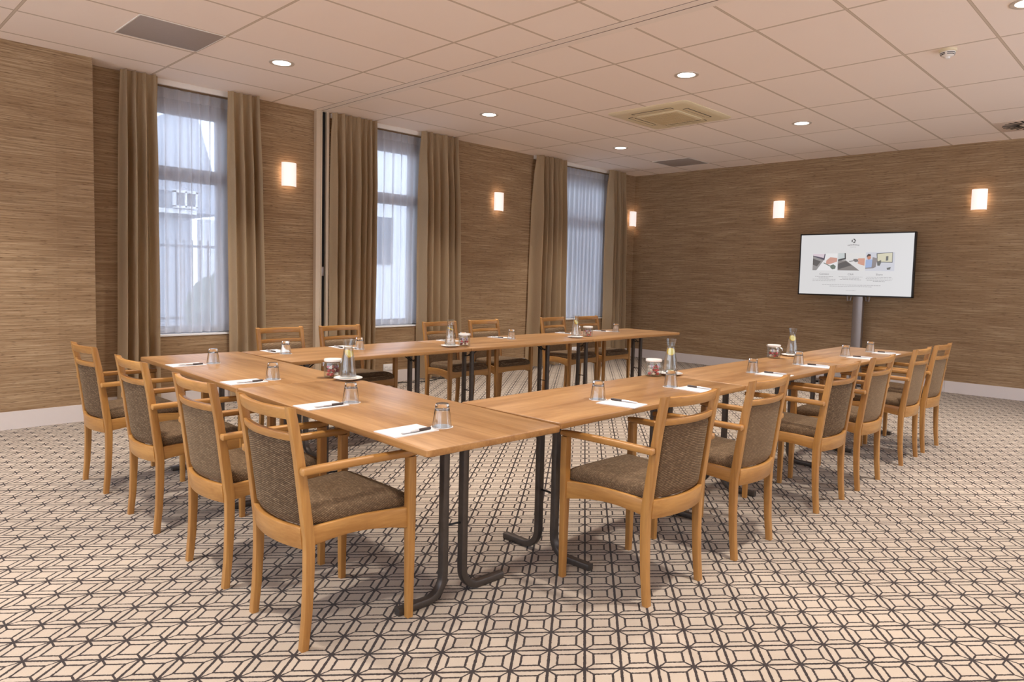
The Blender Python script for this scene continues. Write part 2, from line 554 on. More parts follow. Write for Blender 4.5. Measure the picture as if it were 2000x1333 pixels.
for k in range(0, len(xs), 2):
    box(bm, xs[k], xs[k + 1], YW, YW + 0.3, -0.1, CEIL + 0.1)
for a, b in WIN:
    box(bm, a, b, YW, YW + 0.3, -0.1, SILL)
    box(bm, a, b, YW, YW + 0.3, WTOP, CEIL + 0.1)
struct(bm, 'wall_window_side', MAT['wall'])

# baseboards, as tiled lengths
def baseboard(name, p0, p1, nrm, seam=1.2):
    bm = new()
    p0, p1, nrm = Vector(p0), Vector(p1), Vector(nrm)
    d = (p1 - p0); L = d.length; d.normalize()
    n = max(1, round(L / seam))
    for k in range(n):
        a, b = p0 + d * (L * k / n + 0.0012), p0 + d * (L * (k + 1) / n - 0.0012)
        q = b + nrm * 0.014
        box(bm, min(a.x, q.x), max(a.x, q.x), min(a.y, q.y), max(a.y, q.y), 0.0, 0.142)
    struct(bm, name, MAT['base'])
baseboard('baseboard_back', (XB, YR, 0), (XB, YW - 0.014, 0), (-1, 0, 0))
baseboard('baseboard_window_side', (-2.9, YW, 0), (XB, YW, 0), (0, -1, 0))
baseboard('baseboard_left_pier', (X0, YL, 0), (-2.915, YL, 0), (0, -1, 0))
baseboard('baseboard_pier_return', (-2.915, YL, 0), (-2.915, YW - 0.014, 0), (1, 0, 0))

# movable wall track and docking profile
MAT['track'] = plain('ceiling_white_track', lin(244, 232, 220), 0.6)
bm = new(); box(bm, -0.740, -0.671, YR, YW, CEIL - 0.0025, CEIL + 0.01); box(bm, -0.659, -0.590, YR, YW, CEIL - 0.0025, CEIL + 0.01)
struct(bm, 'trim_1', MAT['track'])
bm = new(); box(bm, -0.671, -0.659, YR, YW, CEIL - 0.0012, CEIL + 0.01); box(bm, -0.7435, -0.740, YR, YW, CEIL - 0.0012, CEIL + 0.01); struct(bm, 'trim_2', plain('brown_track_gap', lin(96, 72, 54), 0.8))
bm = new()
box(bm, -0.722, -0.660, YW - 0.055, YW, 0.0, CEIL)
box(bm, -0.668, -0.655, YW - 0.062, YW, 0.0, CEIL)
box(bm, -0.598, -0.566, YW - 0.055, YW, 0.0, CEIL)
struct(bm, 'trim_3', MAT['alu'])
bm = new(); box(bm, -0.655, -0.598, YW - 0.02, YW, 0.0, CEIL); struct(bm, 'trim_4', MAT['slot'])
bm = new()
box(bm, -0.640, -0.612, YW - 0.04, YW - 0.02, 1.27, 1.37, 0.003)
o = finish(bm, 'wall_latch', MAT['alu2']); tag(o, 'small metal latch in the dark slot of the partition post', 'latch')

# ------------------------------------------------------------------ windows
def window(idx, a, b):
    y0, y1 = YW + 0.17, YW + 0.24
    bm = new()
    fw = 0.09
    box(bm, a, a + fw, y0, y1, SILL, WTOP); box(bm, b - fw - 0.06, b, y0, y1, SILL, WTOP)
    box(bm, a, b, y0, y1, 2.79, WTOP); box(bm, a, b, y0, y1, SILL, SILL + 0.07)
    box(bm, a, b, y0 + 0.005, y1 - 0.005, 2.16, 2.29)
    w = struct(bm, 'window_%d' % idx, MAT['frame_grey'])
    bm = new(); box(bm, a + fw, b - fw, y0 + 0.03, y0 + 0.036, SILL + 0.05, 2.20); box(bm, a + fw, b - fw, y0 + 0.03, y0 + 0.036, 2.25, 2.82)
    finish(bm, 'window_pane', MAT['pane'], w)
    bm = new(); box(bm, a, b, YW - 0.010, y0, SILL - 0.016, SILL + 0.002, 0.003)
    finish(bm, 'window_sill', MAT['white_paint'], w)
for k, (a, b) in enumerate(WIN): window(k + 1, a, b)

# ------------------------------------------------------------------ curtains
def curtain(x0t, x1t, x0b, x1b, folds, yc, ztop, zbot, amp, seed, mat, name, pinch=True, nz=40, per=24):
    rnd = random.Random(seed)
    w = [0.6 + 0.8 * rnd.random() for _ in range(folds)]
    tot = sum(w)
    cuts = [0]
    for v in w: cuts.append(cuts[-1] + v / tot)
    amps = [0.55 + 0.6 * rnd.random() for _ in range(folds)]
    lean = [rnd.uniform(-0.3, 0.3) for _ in range(folds)]
    bm = new()
    n = folds * per + 1
    rows = []
    for zi in range(nz + 1):
        tz = (zi / nz) ** 1.5
        z = ztop + (zbot - ztop) * tz
        grow = min(1.0, 0.45 + 0.55 * min(1, tz / 0.25))
        x0, x1 = x0t + (x0b - x0t) * tz, x1t + (x1b - x1t) * tz
        row = []
        for k in range(n):
            f = min(folds - 1, k // per)
            lp = (k - f * per) / per
            ph = 2 * pi * lp
            u = cuts[f] + (cuts[f + 1] - cuts[f]) * lp
            c = -cos(ph)
            wgt = 0.5 + 0.5 * cos(2 * pi * lp)
            shape = (abs(c) ** 0.75) * (1 if c > 0 else -1)
            if pinch and tz < 0.075:
                q = 1 - (tz / 0.075) ** 1.5
                sharp = math.exp(-((lp - 0.5) / 0.10) ** 2) * 1.9 + 0.7 * math.exp(-((lp - 0.34) / 0.045) ** 2) + 0.7 * math.exp(-((lp - 0.66) / 0.045) ** 2) - 0.6
                shape = shape * (1 - q) + sharp * q
            y = yc - amp * amps[f] * grow * shape
            wid = (x1 - x0) * (cuts[f + 1] - cuts[f])
            x = x0 + (x1 - x0) * u + sin(ph) * wid * 0.10 * grow * (1 if tz > 0.04 else tz / 0.04) + lean[f] * wid * tz * sin(pi * lp) * 0.25
            y += 0.006 * sin(5.1 * z + f * 1.7) * tz
            row.append(bm.verts.new((x, y, z)))
        rows.append(row)
    for a, b in zip(rows[:-1], rows[1:]):
        for k in range(n - 1):
            bm.faces.new((a[k], a[k + 1], b[k + 1], b[k]))
    return bm

YC = 5.135
CUR = [  # x top left/right, bottom left/right, folds, label
    (-2.66, -2.35, -2.70, -2.33, 4, 'floor-length taupe curtain nearest the protruding left wall'),
    (-1.71, -1.39, -1.68, -1.32, 4, 'floor-length taupe curtain right of the nearest window, beside a lit sconce'),
    (-0.56, 0.02, -0.56, 0.00, 7, 'wide taupe curtain directly beside the metal partition post'),
    (0.67, 1.24, 0.68, 1.33, 6, 'taupe curtain on the right side of the middle window'),
    (2.74, 3.37, 2.67, 3.42, 6, 'taupe curtain on the left side of the farthest window'),
    (4.45, 4.87, 4.46, 4.97, 5, 'narrow taupe curtain nearest the far room corner'),
]
for k, (a, b, c, d, n, lab) in enumerate(CUR):
    bm = curtain(a, b, c, d, n, YC, 3.043, 0.03, 0.084, 11 + k, MAT['curtain'], 'curtain')
    bmesh.ops.solidify(bm, geom=bm.faces[:], thickness=0.0015)
    o = finish(bm, 'curtain', MAT['curtain'], angle=80)
    tag(o, lab, 'curtain', 'heavy taupe curtains at the windows')
RAILS = [(-2.62, -1.41, 'white curtain rail above the nearest window'), (-0.54, 1.21, 'white curtain rail above the middle window'), (2.77, 4.84, 'white curtain rail above the farthest window')]
for a, b, lab in RAILS:
    bm = new()
    box(bm, a, b, YW - 0.030, YW - 0.002, 3.0, CEIL, 0.002)
    o = finish(bm, 'curtain_rail', MAT['white_metal'])
    tag(o, lab, 'curtain rail', 'curtain rails on the ceiling')
SH = ['sheer white curtain hanging in the nearest window', 'sheer white curtain hanging in the middle window', 'sheer white curtain hanging in the farthest window']
for k, (a, b) in enumerate(WIN):
    nf = [9, 9, 15][k]
    root = empty('sheer_curtain', ((a + b) / 2, YW + 0.05, SILL + 0.01))
    tag(root, SH[k], 'sheer curtain', 'sheer curtains inside the windows')
    off = Vector((-(a + b) / 2, -(YW + 0.05), -(SILL + 0.01)))
    bm = curtain(a + 0.005, b - 0.005, a + 0.005, b - 0.005, nf, YW + 0.05, 2.90, SILL + 0.012, 0.028, 31 + k, None, '', pinch=True, per=12)
    bmesh.ops.translate(bm, verts=bm.verts[:], vec=off)
    finish(bm, 'voile', MAT['sheer'], root, angle=80)
    bm = curtain(a + 0.005, b - 0.005, a + 0.005, b - 0.005, nf, YW + 0.05, 2.995, 2.90, 0.016, 31 + k, None, '', pinch=True, nz=4, per=12)
    bmesh.ops.translate(bm, verts=bm.verts[:], vec=off)
    finish(bm, 'heading_tape', MAT['sheer_tape'], root, angle=80)

# ------------------------------------------------------------------ outside the windows
bm = new(); box(bm, -30, 60, YW + 0.6, 60, -0.4, -0.3); struct(bm, 'ground', plain('grey_paving', lin(150, 152, 156), 0.9))
MAT['render_white'] = plain('white_render', lin(226, 228, 232), 0.8)
MAT['roof_grey'] = plain('grey_roof_tiles', lin(104, 108, 118), 0.8)
MAT['brick_grey'] = plain('grey_house_wall', lin(186, 190, 200), 0.85)
MAT['dark_glass'] = plain('dark_window_glass', lin(70, 76, 90), 0.2)
MAT['hedge'] = plain('hedge_leaves', lin(96, 108, 100), 0.9, 0, 0.3)
h = empty('neighbouring_house', (0.6, 15.0, -0.3)); tag(h, 'grey gabled house seen through the nearest window', 'house')
bm = new(); box(bm, -2.4, 1.24, 0.2, 5, 0, 2.95); finish(bm, 'wall', MAT['brick_grey'], h)
bm = new()
loft(bm, [[(x, -0.05, 2.9), (x, 0.05, 2.78), (x, 2.9, 5.1), (x, 2.9, 5.3)] for x in (-3.0, 1.25)]); finish(bm, 'roof', MAT['roof_grey'], h)
bm = new(); loft(bm, [[(0.55, y, 2.95), (2.2, y, 2.95), (1.5, y, 5.45), (0.95, y, 5.25)] for y in (0.6, 4)]); finish(bm, 'gable', MAT['brick_grey'], h)
bm = new(); box(bm, -3.0, 1.25, -0.12, -0.04, 2.86, 2.96); finish(bm, 'gutter', MAT['white_paint'], h)
bm = new()
for a, b, c, d in ((0.72, 1.24, 2.98, 3.03), (0.72, 1.24, 3.32, 3.38), (0.72, 0.77, 3.0, 3.36), (0.96, 1.0, 3.0, 3.36), (1.2, 1.24, 3.0, 3.36)):
    box(bm, a, b, -0.2, -0.1, c, d)
wf = finish(bm, 'dormer_window', MAT['white_paint'], h)
bm = new(); box(bm, 0.75, 1.22, -0.13, -0.12, 3.0, 3.35); finish(bm, 'pane', MAT['dark_glass'], wf)
h2 = empty('white_building', (8.6, 16.0, -0.3)); tag(h2, 'tall white rendered building seen through the middle window', 'building')
bm = new(); box(bm, -3.6, 5.0, 0, 5, 0, 6.5); finish(bm, 'wall', MAT['render_white'], h2)
bm = new()
for x in (-1.6, 0.3):
    box(bm, x, x + 1.1, -0.06, 0.0, 1.9, 3.3)
finish(bm, 'window', MAT['dark_glass'], h2)
bm = new(); box(bm, 1.24 + 0.62, 4.9, 14.6, 14.9, -0.3, 2.45)
o = finish(bm, 'garden_wall', MAT['render_white']); tag(o, 'white garden wall beside the grey house, outside the nearest window', 'wall')
bm = new()
for k in range(26):
    x = -0.6 + 0.16 * k
    box(bm, x, x + 0.025, 13.0, 13.03, -0.3, 1.9)
box(bm, -0.7, 3.6, 12.99, 13.04, 1.75, 1.8); box(bm, -0.7, 3.6, 12.99, 13.04, 0.3, 0.35)
o = finish(bm, 'garden_fence', MAT['roof_grey']); tag(o, 'thin barred fence outside the nearest window', 'fence')
bm = new()
bmesh.ops.create_icosphere(bm, subdivisions=4, radius=1.0)
for v in bm.verts:
    k = 1 + 0.12 * sin(9 * v.co.x + 3) * sin(8 * v.co.y) * sin(10 * v.co.z + 1) + random.uniform(-0.05, 0.05)
    v.co = Vector((v.co.x * 1.1 * k, v.co.y * 0.6 * k, v.co.z * 0.85 * k))
o = finish(bm, 'garden_shrub', MAT['hedge'], loc=(1.6, 12.0, 0.5)); tag(o, 'rounded grey-green shrub outside the nearest window', 'shrub')

# ------------------------------------------------------------------ ceiling fixtures
def downlight(x, y, label, first=[None]):
    if first[0] is None:
        r = empty('ceiling_downlight', (x, y, CEIL))
        bm = new(); lathe(bm, [(0.083, 0.0), (0.103, 0.0), (0.101, -0.005), (0.090, -0.007), (0.074, -0.0035), (0.072, 0.0)], 40, close=False)
        finish(bm, 'trim_ring', MAT['cream_ring'], r)
        bm = new(); lathe(bm, [(0.0, -0.0025), (0.05, -0.0025), (0.0725, -0.0015)], 40)
        finish(bm, 'lamp_lens', MAT['lamp'], r)
        li = bpy.data.lights.new('lamp_light', 'AREA')
        li.shape = 'DISK'; li.size = 0.15; li.energy = LAMP_WATT; li.color = LAMP_COL; li.spread = radians(94)
        lo = bpy.data.objects.new('lamp_light', li); COL.objects.link(lo); lo.parent = r; lo.location = (0, 0, -0.010)
        first[0] = r
    else:
        r = copy_tree(first[0]); r.location = (x, y, CEIL)
    tag(r, label, 'ceiling light', 'recessed round ceiling downlights')
DL = {(-1.8, 3.9): 'round lit downlight in the left ceiling zone, above the nearest window',
      (0.6, 3.9): 'round lit downlight in front of the middle window, right of the ceiling track',
      (3.03, 3.92): 'round lit downlight nearest the far room corner',
      (0.63, 1.516): 'round lit downlight between the ceiling track and the square air conditioning cassette',
      (3.024, 1.514): 'round lit downlight between the air conditioning cassette and the television wall',
      (0.60, -0.86): 'round lit downlight cut off by the upper right picture edge'}
for (x, y), lab in DL.items(): downlight(x, y, lab)
for x in (-6.6, -4.2, -1.8, 0.6, 3.0):
    for y in (-3.3, -0.9, 1.5, 3.9):
        if any(abs(x - a) < 0.1 and abs(y - b) < 0.1 for a, b in DL): continue
        downlight(x, y, 'round lit downlight outside the picture')

# air conditioning cassette
ac = empty('air_conditioning_cassette', (1.82, 2.42, CEIL)); tag(ac, 'square cream air conditioning cassette set in the ceiling', 'air conditioner')
bm = new(); H = 0.475
loft(bm, [[(a, b, z) for a, b in rr(2 * (H - i), 2 * (H - i), 0.05 - i * 0.5, 4)] for z, i in ((0.0, 0.0), (-0.006, 0.0), (-0.018, 0.02), (-0.022, 0.06))])
finish(bm, 'panel', MAT['cream'], ac)
bm = new(); box(bm, -0.245, 0.245, -0.245, 0.245, -0.034, -0.020, 0.006); finish(bm, 'intake_frame', MAT['cream'], ac)
bm = new()
box(bm, -0.215, 0.215, -0.215, 0.215, -0.036, -0.030)
for k in range(15):
    c = -0.205 + 0.0293 * k
    box(bm, -0.213, 0.213, c - 0.003, c + 0.003, -0.039, -0.035)
finish(bm, 'intake_grille', MAT['cream_dark'], ac)
for s in range(4):
    bm = new(); box(bm, -0.23, 0.23, 0.302, 0.352, -0.0245, -0.018)
    bmesh.ops.rotate(bm, verts=bm.verts[:], cent=(0, 0, 0), matrix=Matrix.Rotation(s * pi / 2, 3, 'Z'))
    L = finish(bm, 'louver', MAT['cream'], ac)
    bm = new(); box(bm, -0.235, 0.235, 0.352, 0.359, -0.0245, -0.018); box(bm, -0.235, -0.230, 0.30, 0.356, -0.0247, -0.018); box(bm, 0.230, 0.235, 0.30, 0.356, -0.0247, -0.018); box(bm, -0.2, 0.2, 0.298, 0.302, -0.0247, -0.018)
    bmesh.ops.rotate(bm, verts=bm.verts[:], cent=(0, 0, 0), matrix=Matrix.Rotation(s * pi / 2, 3, 'Z'))
    finish(bm, 'air_slot', MAT['slot'], L)

# smoke detector
sd = empty('smoke_detector', (1.27, -0.275, CEIL)); tag(sd, 'cream domed smoke detector on the ceiling near the upper right', 'smoke detector')
bm = new(); lathe(bm, [(0.058, 0.0), (0.058, -0.016), (0.052, -0.02), (0, -0.02)], 32); finish(bm, 'mounting_base', MAT['cream'], sd)
bm = new(); lathe(bm, [(0.05, -0.02), (0.049, -0.03), (0.042, -0.043), (0.03, -0.052), (0.018, -0.054), (0.016, -0.066), (0.008, -0.07), (0, -0.07)], 32); finish(bm, 'sensor_head', MAT['white_metal'], sd)
for z, r in ((-0.030, 0.0498), (-0.039, 0.0455)):
    bm = new()
    for q in range(4):
        for k in range(6):
            a0 = radians(q * 90 + 8 + k * 12.3); a1 = a0 + radians(12.3)
            vs = [bm.verts.new(((r + d) * cos(a), (r + d) * sin(a), z + dz)) for a in (a0, a1) for d, dz in ((0.0008, -0.0024), (0.0008, 0.0024), (-0.004, 0.0024), (-0.004, -0.0024))]
            for f in ((0, 1, 5, 4), (1, 2, 6, 5), (2, 3, 7, 6), (3, 0, 4, 7)): bm.faces.new([vs[i] for i in f])
    finish(bm, 'air_slot', MAT['slot'], sd)

# swirl diffuser and plain vent panels
sw = empty('swirl_air_diffuser', (4.5, -0.3, CEIL)); tag(sw, 'round swirl air diffuser with radial slots at the right picture edge', 'air vent')
bm = new(); box(bm, -0.29, 0.29, -0.29, 0.29, -0.006, 0.0, 0.002); finish(bm, 'face_plate', MAT['plate'], sw)
bm = new()
for k in range(24):
    a = 2 * pi * k / 24
    d, t = Vector((cos(a + 0.18), sin(a + 0.18), 0)), Vector((-sin(a + 0.18), cos(a + 0.18), 0))
    c = Vector((cos(a), sin(a), 0))
    p = [c * 0.09 + t * -0.007, c * 0.09 + d * 0.155 + t * -0.011, c * 0.09 + d * 0.155 + t * 0.011, c * 0.09 + t * 0.007]
    vs = [bm.verts.new((v.x, v.y, z)) for z in (-0.006, -0.0085) for v in p]
    for f in ((0, 1, 2, 3), (7, 6, 5, 4), (0, 4, 5, 1), (1, 5, 6, 2), (2, 6, 7, 3), (3, 7, 4, 0)): bm.faces.new([vs[i] for i in f])
finish(bm, 'radial_slots', MAT['slot'], sw)
bm = new(); lathe(bm, [(0.07, -0.006), (0.07, -0.012), (0.06, -0.016), (0, -0.016)], 28); finish(bm, 'hub', MAT['white_metal'], sw)
for (x0, x1, y0, y1), lab in (((-2.992, -2.41, 3.61, 4.14), 'grey flat vent panel in the left ceiling zone above the nearest window'), ((4.21, 4.79, 3.61, 4.19), 'grey flat vent panel in the ceiling near the far room corner')):
    r = empty('ceiling_vent_panel', ((x0 + x1) / 2, (y0 + y1) / 2, CEIL)); tag(r, lab, 'ceiling vent', 'grey vent panels in the ceiling')
    w, d = (x1 - x0) / 2, (y1 - y0) / 2
    bm = new(); box(bm, -w, w, -d, d, -0.004, 0.0, 0.001); finish(bm, 'perforated_plate', MAT['vent_grey'], r)
    bm = new()
    box(bm, -w - 0.008, w + 0.008, -d - 0.008, -d, -0.005, 0); box(bm, -w - 0.008, w + 0.008, d, d + 0.008, -0.005, 0); box(bm, -w - 0.008, -w, -d, d, -0.005, 0); box(bm, w, w + 0.008, -d, d, -0.005, 0)
    finish(bm, 'edge_frame', MAT['white_metal'], r)

# ------------------------------------------------------------------ wall sconces
def sconce(x, y, z, rz, label, first=[None]):
    if first[0] is None:
        r = empty('wall_sconce', (x, y, z), rz)
        bm = new(); box(bm, -0.05, 0.05, -0.022, 0.0, -0.07, 0.07, 0.003); finish(bm, 'back_plate', MAT['white_metal'], r)
        bm = new(); bmesh.ops.create_uvsphere(bm, u_segments=16, v_segments=10, radius=0.017, matrix=Matrix.Translation((0, -0.048, 0.0)))
        finish(bm, 'bulb', MAT['bulb'], r)
        bm = new()
        w, hh, dep, n = 0.082, 0.122, 0.085, 14
        secs = []
        for zz in (-hh, hh):
            outer = [(w * sin(a), -0.030 - (dep - 0.03) * cos(a), zz) for a in [radians(-90 + 180 * k / n) for k in range(n + 1)]]
            inner = [((w - 0.004) * sin(a), -0.030 - (dep - 0.034) * cos(a), zz) for a in [radians(90 - 180 * k / n) for k in range(n + 1)]]
            secs.append(outer + inner)
        loft(bm, secs); finish(bm, 'glass_shade', MAT['sconce'], r)
        first[0] = r
    else:
        r = copy_tree(first[0]); r.location = (x, y, z); r.rotation_euler = (0, 0, rz)
    tag(r, label, 'wall lamp', 'lit frosted glass wall sconces')
sconce(-1.03, YW, 2.325, 0, 'lit frosted glass sconce on the window wall left of the partition post')
sconce(2.06, YW, 2.325, 0, 'lit frosted glass sconce between the middle and the farthest window')
sconce(5.215, YW, 2.325, 0, 'lit frosted glass sconce beside the far room corner, on the window wall')
sconce(XB, 2.73, 2.365, -pi / 2, 'lit frosted glass sconce on the back wall, above left of the television')
sconce(XB, 0.27, 2.365, -pi / 2, 'lit frosted glass sconce on the back wall, right of the television')

# ------------------------------------------------------------------ sockets and floor cable
for (x, z), lab in (((0.29, 0.185), 'white double socket low on the wall under the middle window'), ((3.82, 0.20), 'white double socket low on the wall under the farthest window')):
    r = empty('power_socket', (x, YW, z)); tag(r, lab, 'socket', 'white wall sockets under the windows')
    bm = new(); box(bm, -0.078, 0.078, -0.012, 0.0, -0.040, 0.040, 0.003); finish(bm, 'cover_plate', MAT['white_paint'], r)
    for s in (-0.037, 0.037):
        bm = new()
        secs = [[(s + rad * cos(2 * pi * k / 20), y, rad * sin(2 * pi * k / 20)) for k in range(20)] for rad, y in ((0.024, -0.012), (0.024, -0.0145), (0.020, -0.0145), (0.019, -0.0125))]
        loft(bm, secs); sk = finish(bm, 'socket_insert', MAT['white_paint'], r)
        bm = new()
        for t in (-0.009, 0.009): box(bm, s + t - 0.0025, s + t + 0.0025, -0.0135, -0.012, -0.0025, 0.0025)
        finish(bm, 'contact_hole', MAT['slot'], sk)
bm = new()
tube(bm, [(0.2 + 0.09 * k, 5.08 + 0.05 * sin(k * 0.9) - 0.004 * k, 0.006) for k in range(12)], 0.0055, 8)
o = finish(bm, 'floor_cable', MAT['black']); tag(o, 'black cable lying on the carpet below the middle window', 'cable')

# ------------------------------------------------------------------ television on a stand
def mk_screen(name, c, k=1.0):
    q = NT(name)
    nz = q.noise(q.pos(), 3, 1)
    q.color((0.02, 0.02, 0.02, 1)); q.rough(0.25)
    q.l(q.mix(q.math('MULTIPLY', nz, 0.08), c, (0.6, 0.6, 0.62, 1)), q.b.inputs['Emission Color'])
    q.b.inputs['Emission Strength'].default_value = k
    return q.m
def scr(r, g, b): 
    key = 'scr_%d_%d_%d' % (r, g, b)
    if key not in MAT: MAT[key] = mk_screen('lit_screen_%d_%d_%d' % (r, g, b), lin(r, g, b), 0.63)
    return MAT[key]
TVX, TVY, TVZ = 5.0, 1.567, 1.572
tv = empty('television_on_stand', (TVX, TVY, 0.0), -pi / 2)
tag(tv, 'large flat television on a grey column stand showing a white slide', 'television')
# local: x to the viewer's right, -y towards the viewer, z up
SW, SH_ = 0.697, 0.396
bm = new()
box(bm, -SW - 0.016, SW + 0.016, -0.004, 0.055, TVZ - SH_ - 0.018, TVZ - SH_, 0.002)
box(bm, -SW - 0.016, SW + 0.016, -0.004, 0.055, TVZ + SH_, TVZ + SH_ + 0.016, 0.002)
box(bm, -SW - 0.016, -SW, -0.004, 0.055, TVZ - SH_ - 0.016, TVZ + SH_ + 0.014)
box(bm, SW, SW + 0.016, -0.004, 0.055, TVZ - SH_ - 0.016, TVZ + SH_ + 0.014)
box(bm, -SW, SW, 0.004, 0.05, TVZ - SH_, TVZ + SH_)
case = finish(bm, 'casing', MAT['black'], tv)
bm = new(); box(bm, -SW, SW, 0.0, 0.004, TVZ - SH_, TVZ + SH_); screen = finish(bm, 'screen', scr(212, 210, 210), tv)
bm = new()
for s in (1,):
    loft(bm, [[(a + 0.05, b + 0.105, z) for a, b in rr(0.125, 0.075, 0.012)] for z in (0.045, TVZ - 0.2)])
finish(bm, 'column', MAT['alu2'], tv)
bm = new()
for s in (-1, 1):
    tube(bm, [(0.05 + s * 0.085, 0.10, TVZ - 0.38), (0.05 + s * 0.10, 0.085, TVZ - 0.47), (0.05 + s * 0.13, 0.08, TVZ - 0.475), (0.05 + s * 0.145, 0.08, TVZ - 0.38)], 0.011, 10)
box(bm, -0.09, 0.09, 0.055, 0.075, TVZ - 0.3, TVZ + 0.2, 0.003)
finish(bm, 'bracket', MAT['alu2'], tv)
bm = new(); box(bm, -0.38, 0.38, -0.18, 0.30, 0.02, 0.045, 0.006); base = finish(bm, 'base_plate', MAT['alu2'], tv)
for sx in (-0.35, 0.35):
    for sy in (-0.15, 0.27):
        bm = new(); lathe(bm, [(0, 0.0), (0.018, 0.0), (0.022, 0.006), (0.022, 0.014), (0.018, 0.02), (0, 0.02)], 16, sx, sy); finish(bm, 'foot', MAT['black'], tv)

def su(u): return -SW + 2 * SW * u
def sv(v): return TVZ + SH_ - 2 * SH_ * v
def poly(parent, name, pts, mat, lvl):
    bm = new()
    f = [bm.verts.new((su(u), -0.0005 * lvl, sv(v))) for u, v in pts]
    b_ = [bm.verts.new((su(u), 0.001, sv(v))) for u, v in pts]
    bm.faces.new(f); bm.faces.new(list(reversed(b_)))
    n = len(pts)
    for k in range(n): bm.faces.new((f[k], b_[k], b_[(k + 1) % n], f[(k + 1) % n]))
    return finish(bm, name, mat, parent)
def polys(parent, name, lst, lvl, mat):
    bm = new()
    for pts in lst:
        f = [bm.verts.new((su(u), -0.0005 * lvl, sv(v))) for u, v in pts]
        bm.faces.new(f)
        bb = [bm.verts.new((su(u), 0.001, sv(v))) for u, v in pts]
        n = len(pts)
        for k in range(n): bm.faces.new((f[k], bb[k], bb[(k + 1) % n], f[(k + 1) % n]))
    return finish(bm, name, mat, parent)
def rectp(u0, u1, v0, v1): return [(u0, v0), (u1, v0), (u1, v1), (u0, v1)]
def local(u0, u1, v0, v1, pts): return [(u0 + (u1 - u0) * a, v0 + (v1 - v0) * b) for a, b in pts]
# picture 1: laptop and a hand with a round button
P1 = (0.120, 0.347, 0.315, 0.600)
polys(screen, 'picture', [rectp(*P1)], 1, scr(222, 220, 220))
polys(screen, 'laptop_keyboard', [local(*P1, [(0, .14), (.48, .34), (.16, 1), (0, 1)])], 2, scr(140, 136, 134))
polys(screen, 'laptop_keys', [local(*P1, [(0, .30), (.34, .47), (.18, .76), (0, .66)])], 3, scr(84, 80, 78))
polys(screen, 'laptop_lid', [local(*P1, [(0, .02), (.52, .02), (.48, .40), (0, .16)])], 4, scr(74, 68, 84))
polys(screen, 'laptop_display', [local(*P1, [(0, .02), (.48, .02), (.45, .26), (0, .12)])], 5, scr(208, 192, 200))
polys(screen, 'hand', [local(*P1, [(1, .26), (.72, .22), (.56, .42), (.55, .60), (.66, .64), (.80, .58), (1, .48)])], 2, scr(196, 146, 130))
polys(screen, 'button_puck', [local(*P1, [(.74, .70), (.86, .64), (.96, .74), (.94, .90), (.82, .93), (.74, .84)]), local(*P1, [(.44, .56), (.48, .54), (.76, .74), (.74, .78)])], 3, scr(96, 108, 96))
# picture 2: laptop with a plugged cable
P2 = (0.356, 0.595, 0.310, 0.597)
polys(screen, 'picture', [rectp(*P2)], 1, scr(214, 211, 209))
polys(screen, 'laptop_keyboard', [local(*P2, [(0, .42), (.30, .42), (.82, 1), (0, 1)])], 2, scr(124, 118, 114))
polys(screen, 'laptop_keys', [local(*P2, [(0, .62), (.30, .46), (.52, .70), (.06, .92), (0, .9)])], 3, scr(78, 74, 72))
polys(screen, 'laptop_lid', [local(*P2, [(0, 0), (.28, 0), (.30, .36), (.0, .46)])], 4, scr(52, 50, 52))
polys(screen, 'laptop_display', [local(*P2, [(0, 0), (.24, 0), (.25, .28), (0, .36)])], 5, scr(190, 196, 196))
polys(screen, 'cable', [local(*P2, [(.42, .46), (.60, .42), (.60, .46), (.43, .50)]), local(*P2, [(.58, .34), (.72, .34), (.78, .48), (.66, .52), (.58, .44)])], 3, scr(104, 100, 98))
polys(screen, 'hand', [local(*P2, [(1, .30), (.78, .30), (.70, .38), (.78, .44), (.74, .58), (.84, .66), (1, .72)])], 2, scr(200, 146, 124))
# picture 3: man at a laptop and a monitor
P3 = (0.603, 0.850, 0.300, 0.600)
polys(screen, 'picture', [rectp(*P3)], 1, scr(196, 196, 204))
polys(screen, 'shirt', [local(*P3, [(0, .42), (.10, .36), (.24, .40), (.26, .80), (0, .84)])], 2, scr(150, 168, 204))
polys(screen, 'face', [local(*P3, [(.06, .18), (.17, .16), (.18, .34), (.10, .40), (.05, .32)])], 3, scr(186, 124, 96))
polys(screen, 'hair', [local(*P3, [(.03, .20), (.08, .08), (.16, .10), (.18, .18), (.07, .22), (.05, .28)])], 4, scr(60, 44, 40))
polys(screen, 'laptop_lid', [local(*P3, [(.24, .26), (.42, .32), (.36, .80), (.22, .84)]), local(*P3, [(0, .84), (.36, .78), (.28, .86), (0, .89)])], 4, scr(132, 124, 124))
polys(screen, 'monitor_frame', [local(*P3, [(.37, .06), (.93, .0), (.93, .56), (.40, .54)])], 2, scr(80, 80, 82))
polys(screen, 'monitor_display', [local(*P3, [(.40, .09), (.91, .03), (.91, .52), (.42, .50)])], 3, scr(204, 198, 172))
polys(screen, 'desk_items', [local(*P3, [(.40, .50), (.54, .42), (.54, .56), (.50, .72), (.42, .72)]), local(*P3, [(.70, .22), (.78, .20), (.78, .44), (.70, .46)]), local(*P3, [(.74, .84), (.88, .78), (.86, .92), (.76, .94)])], 4, scr(92, 92, 88))
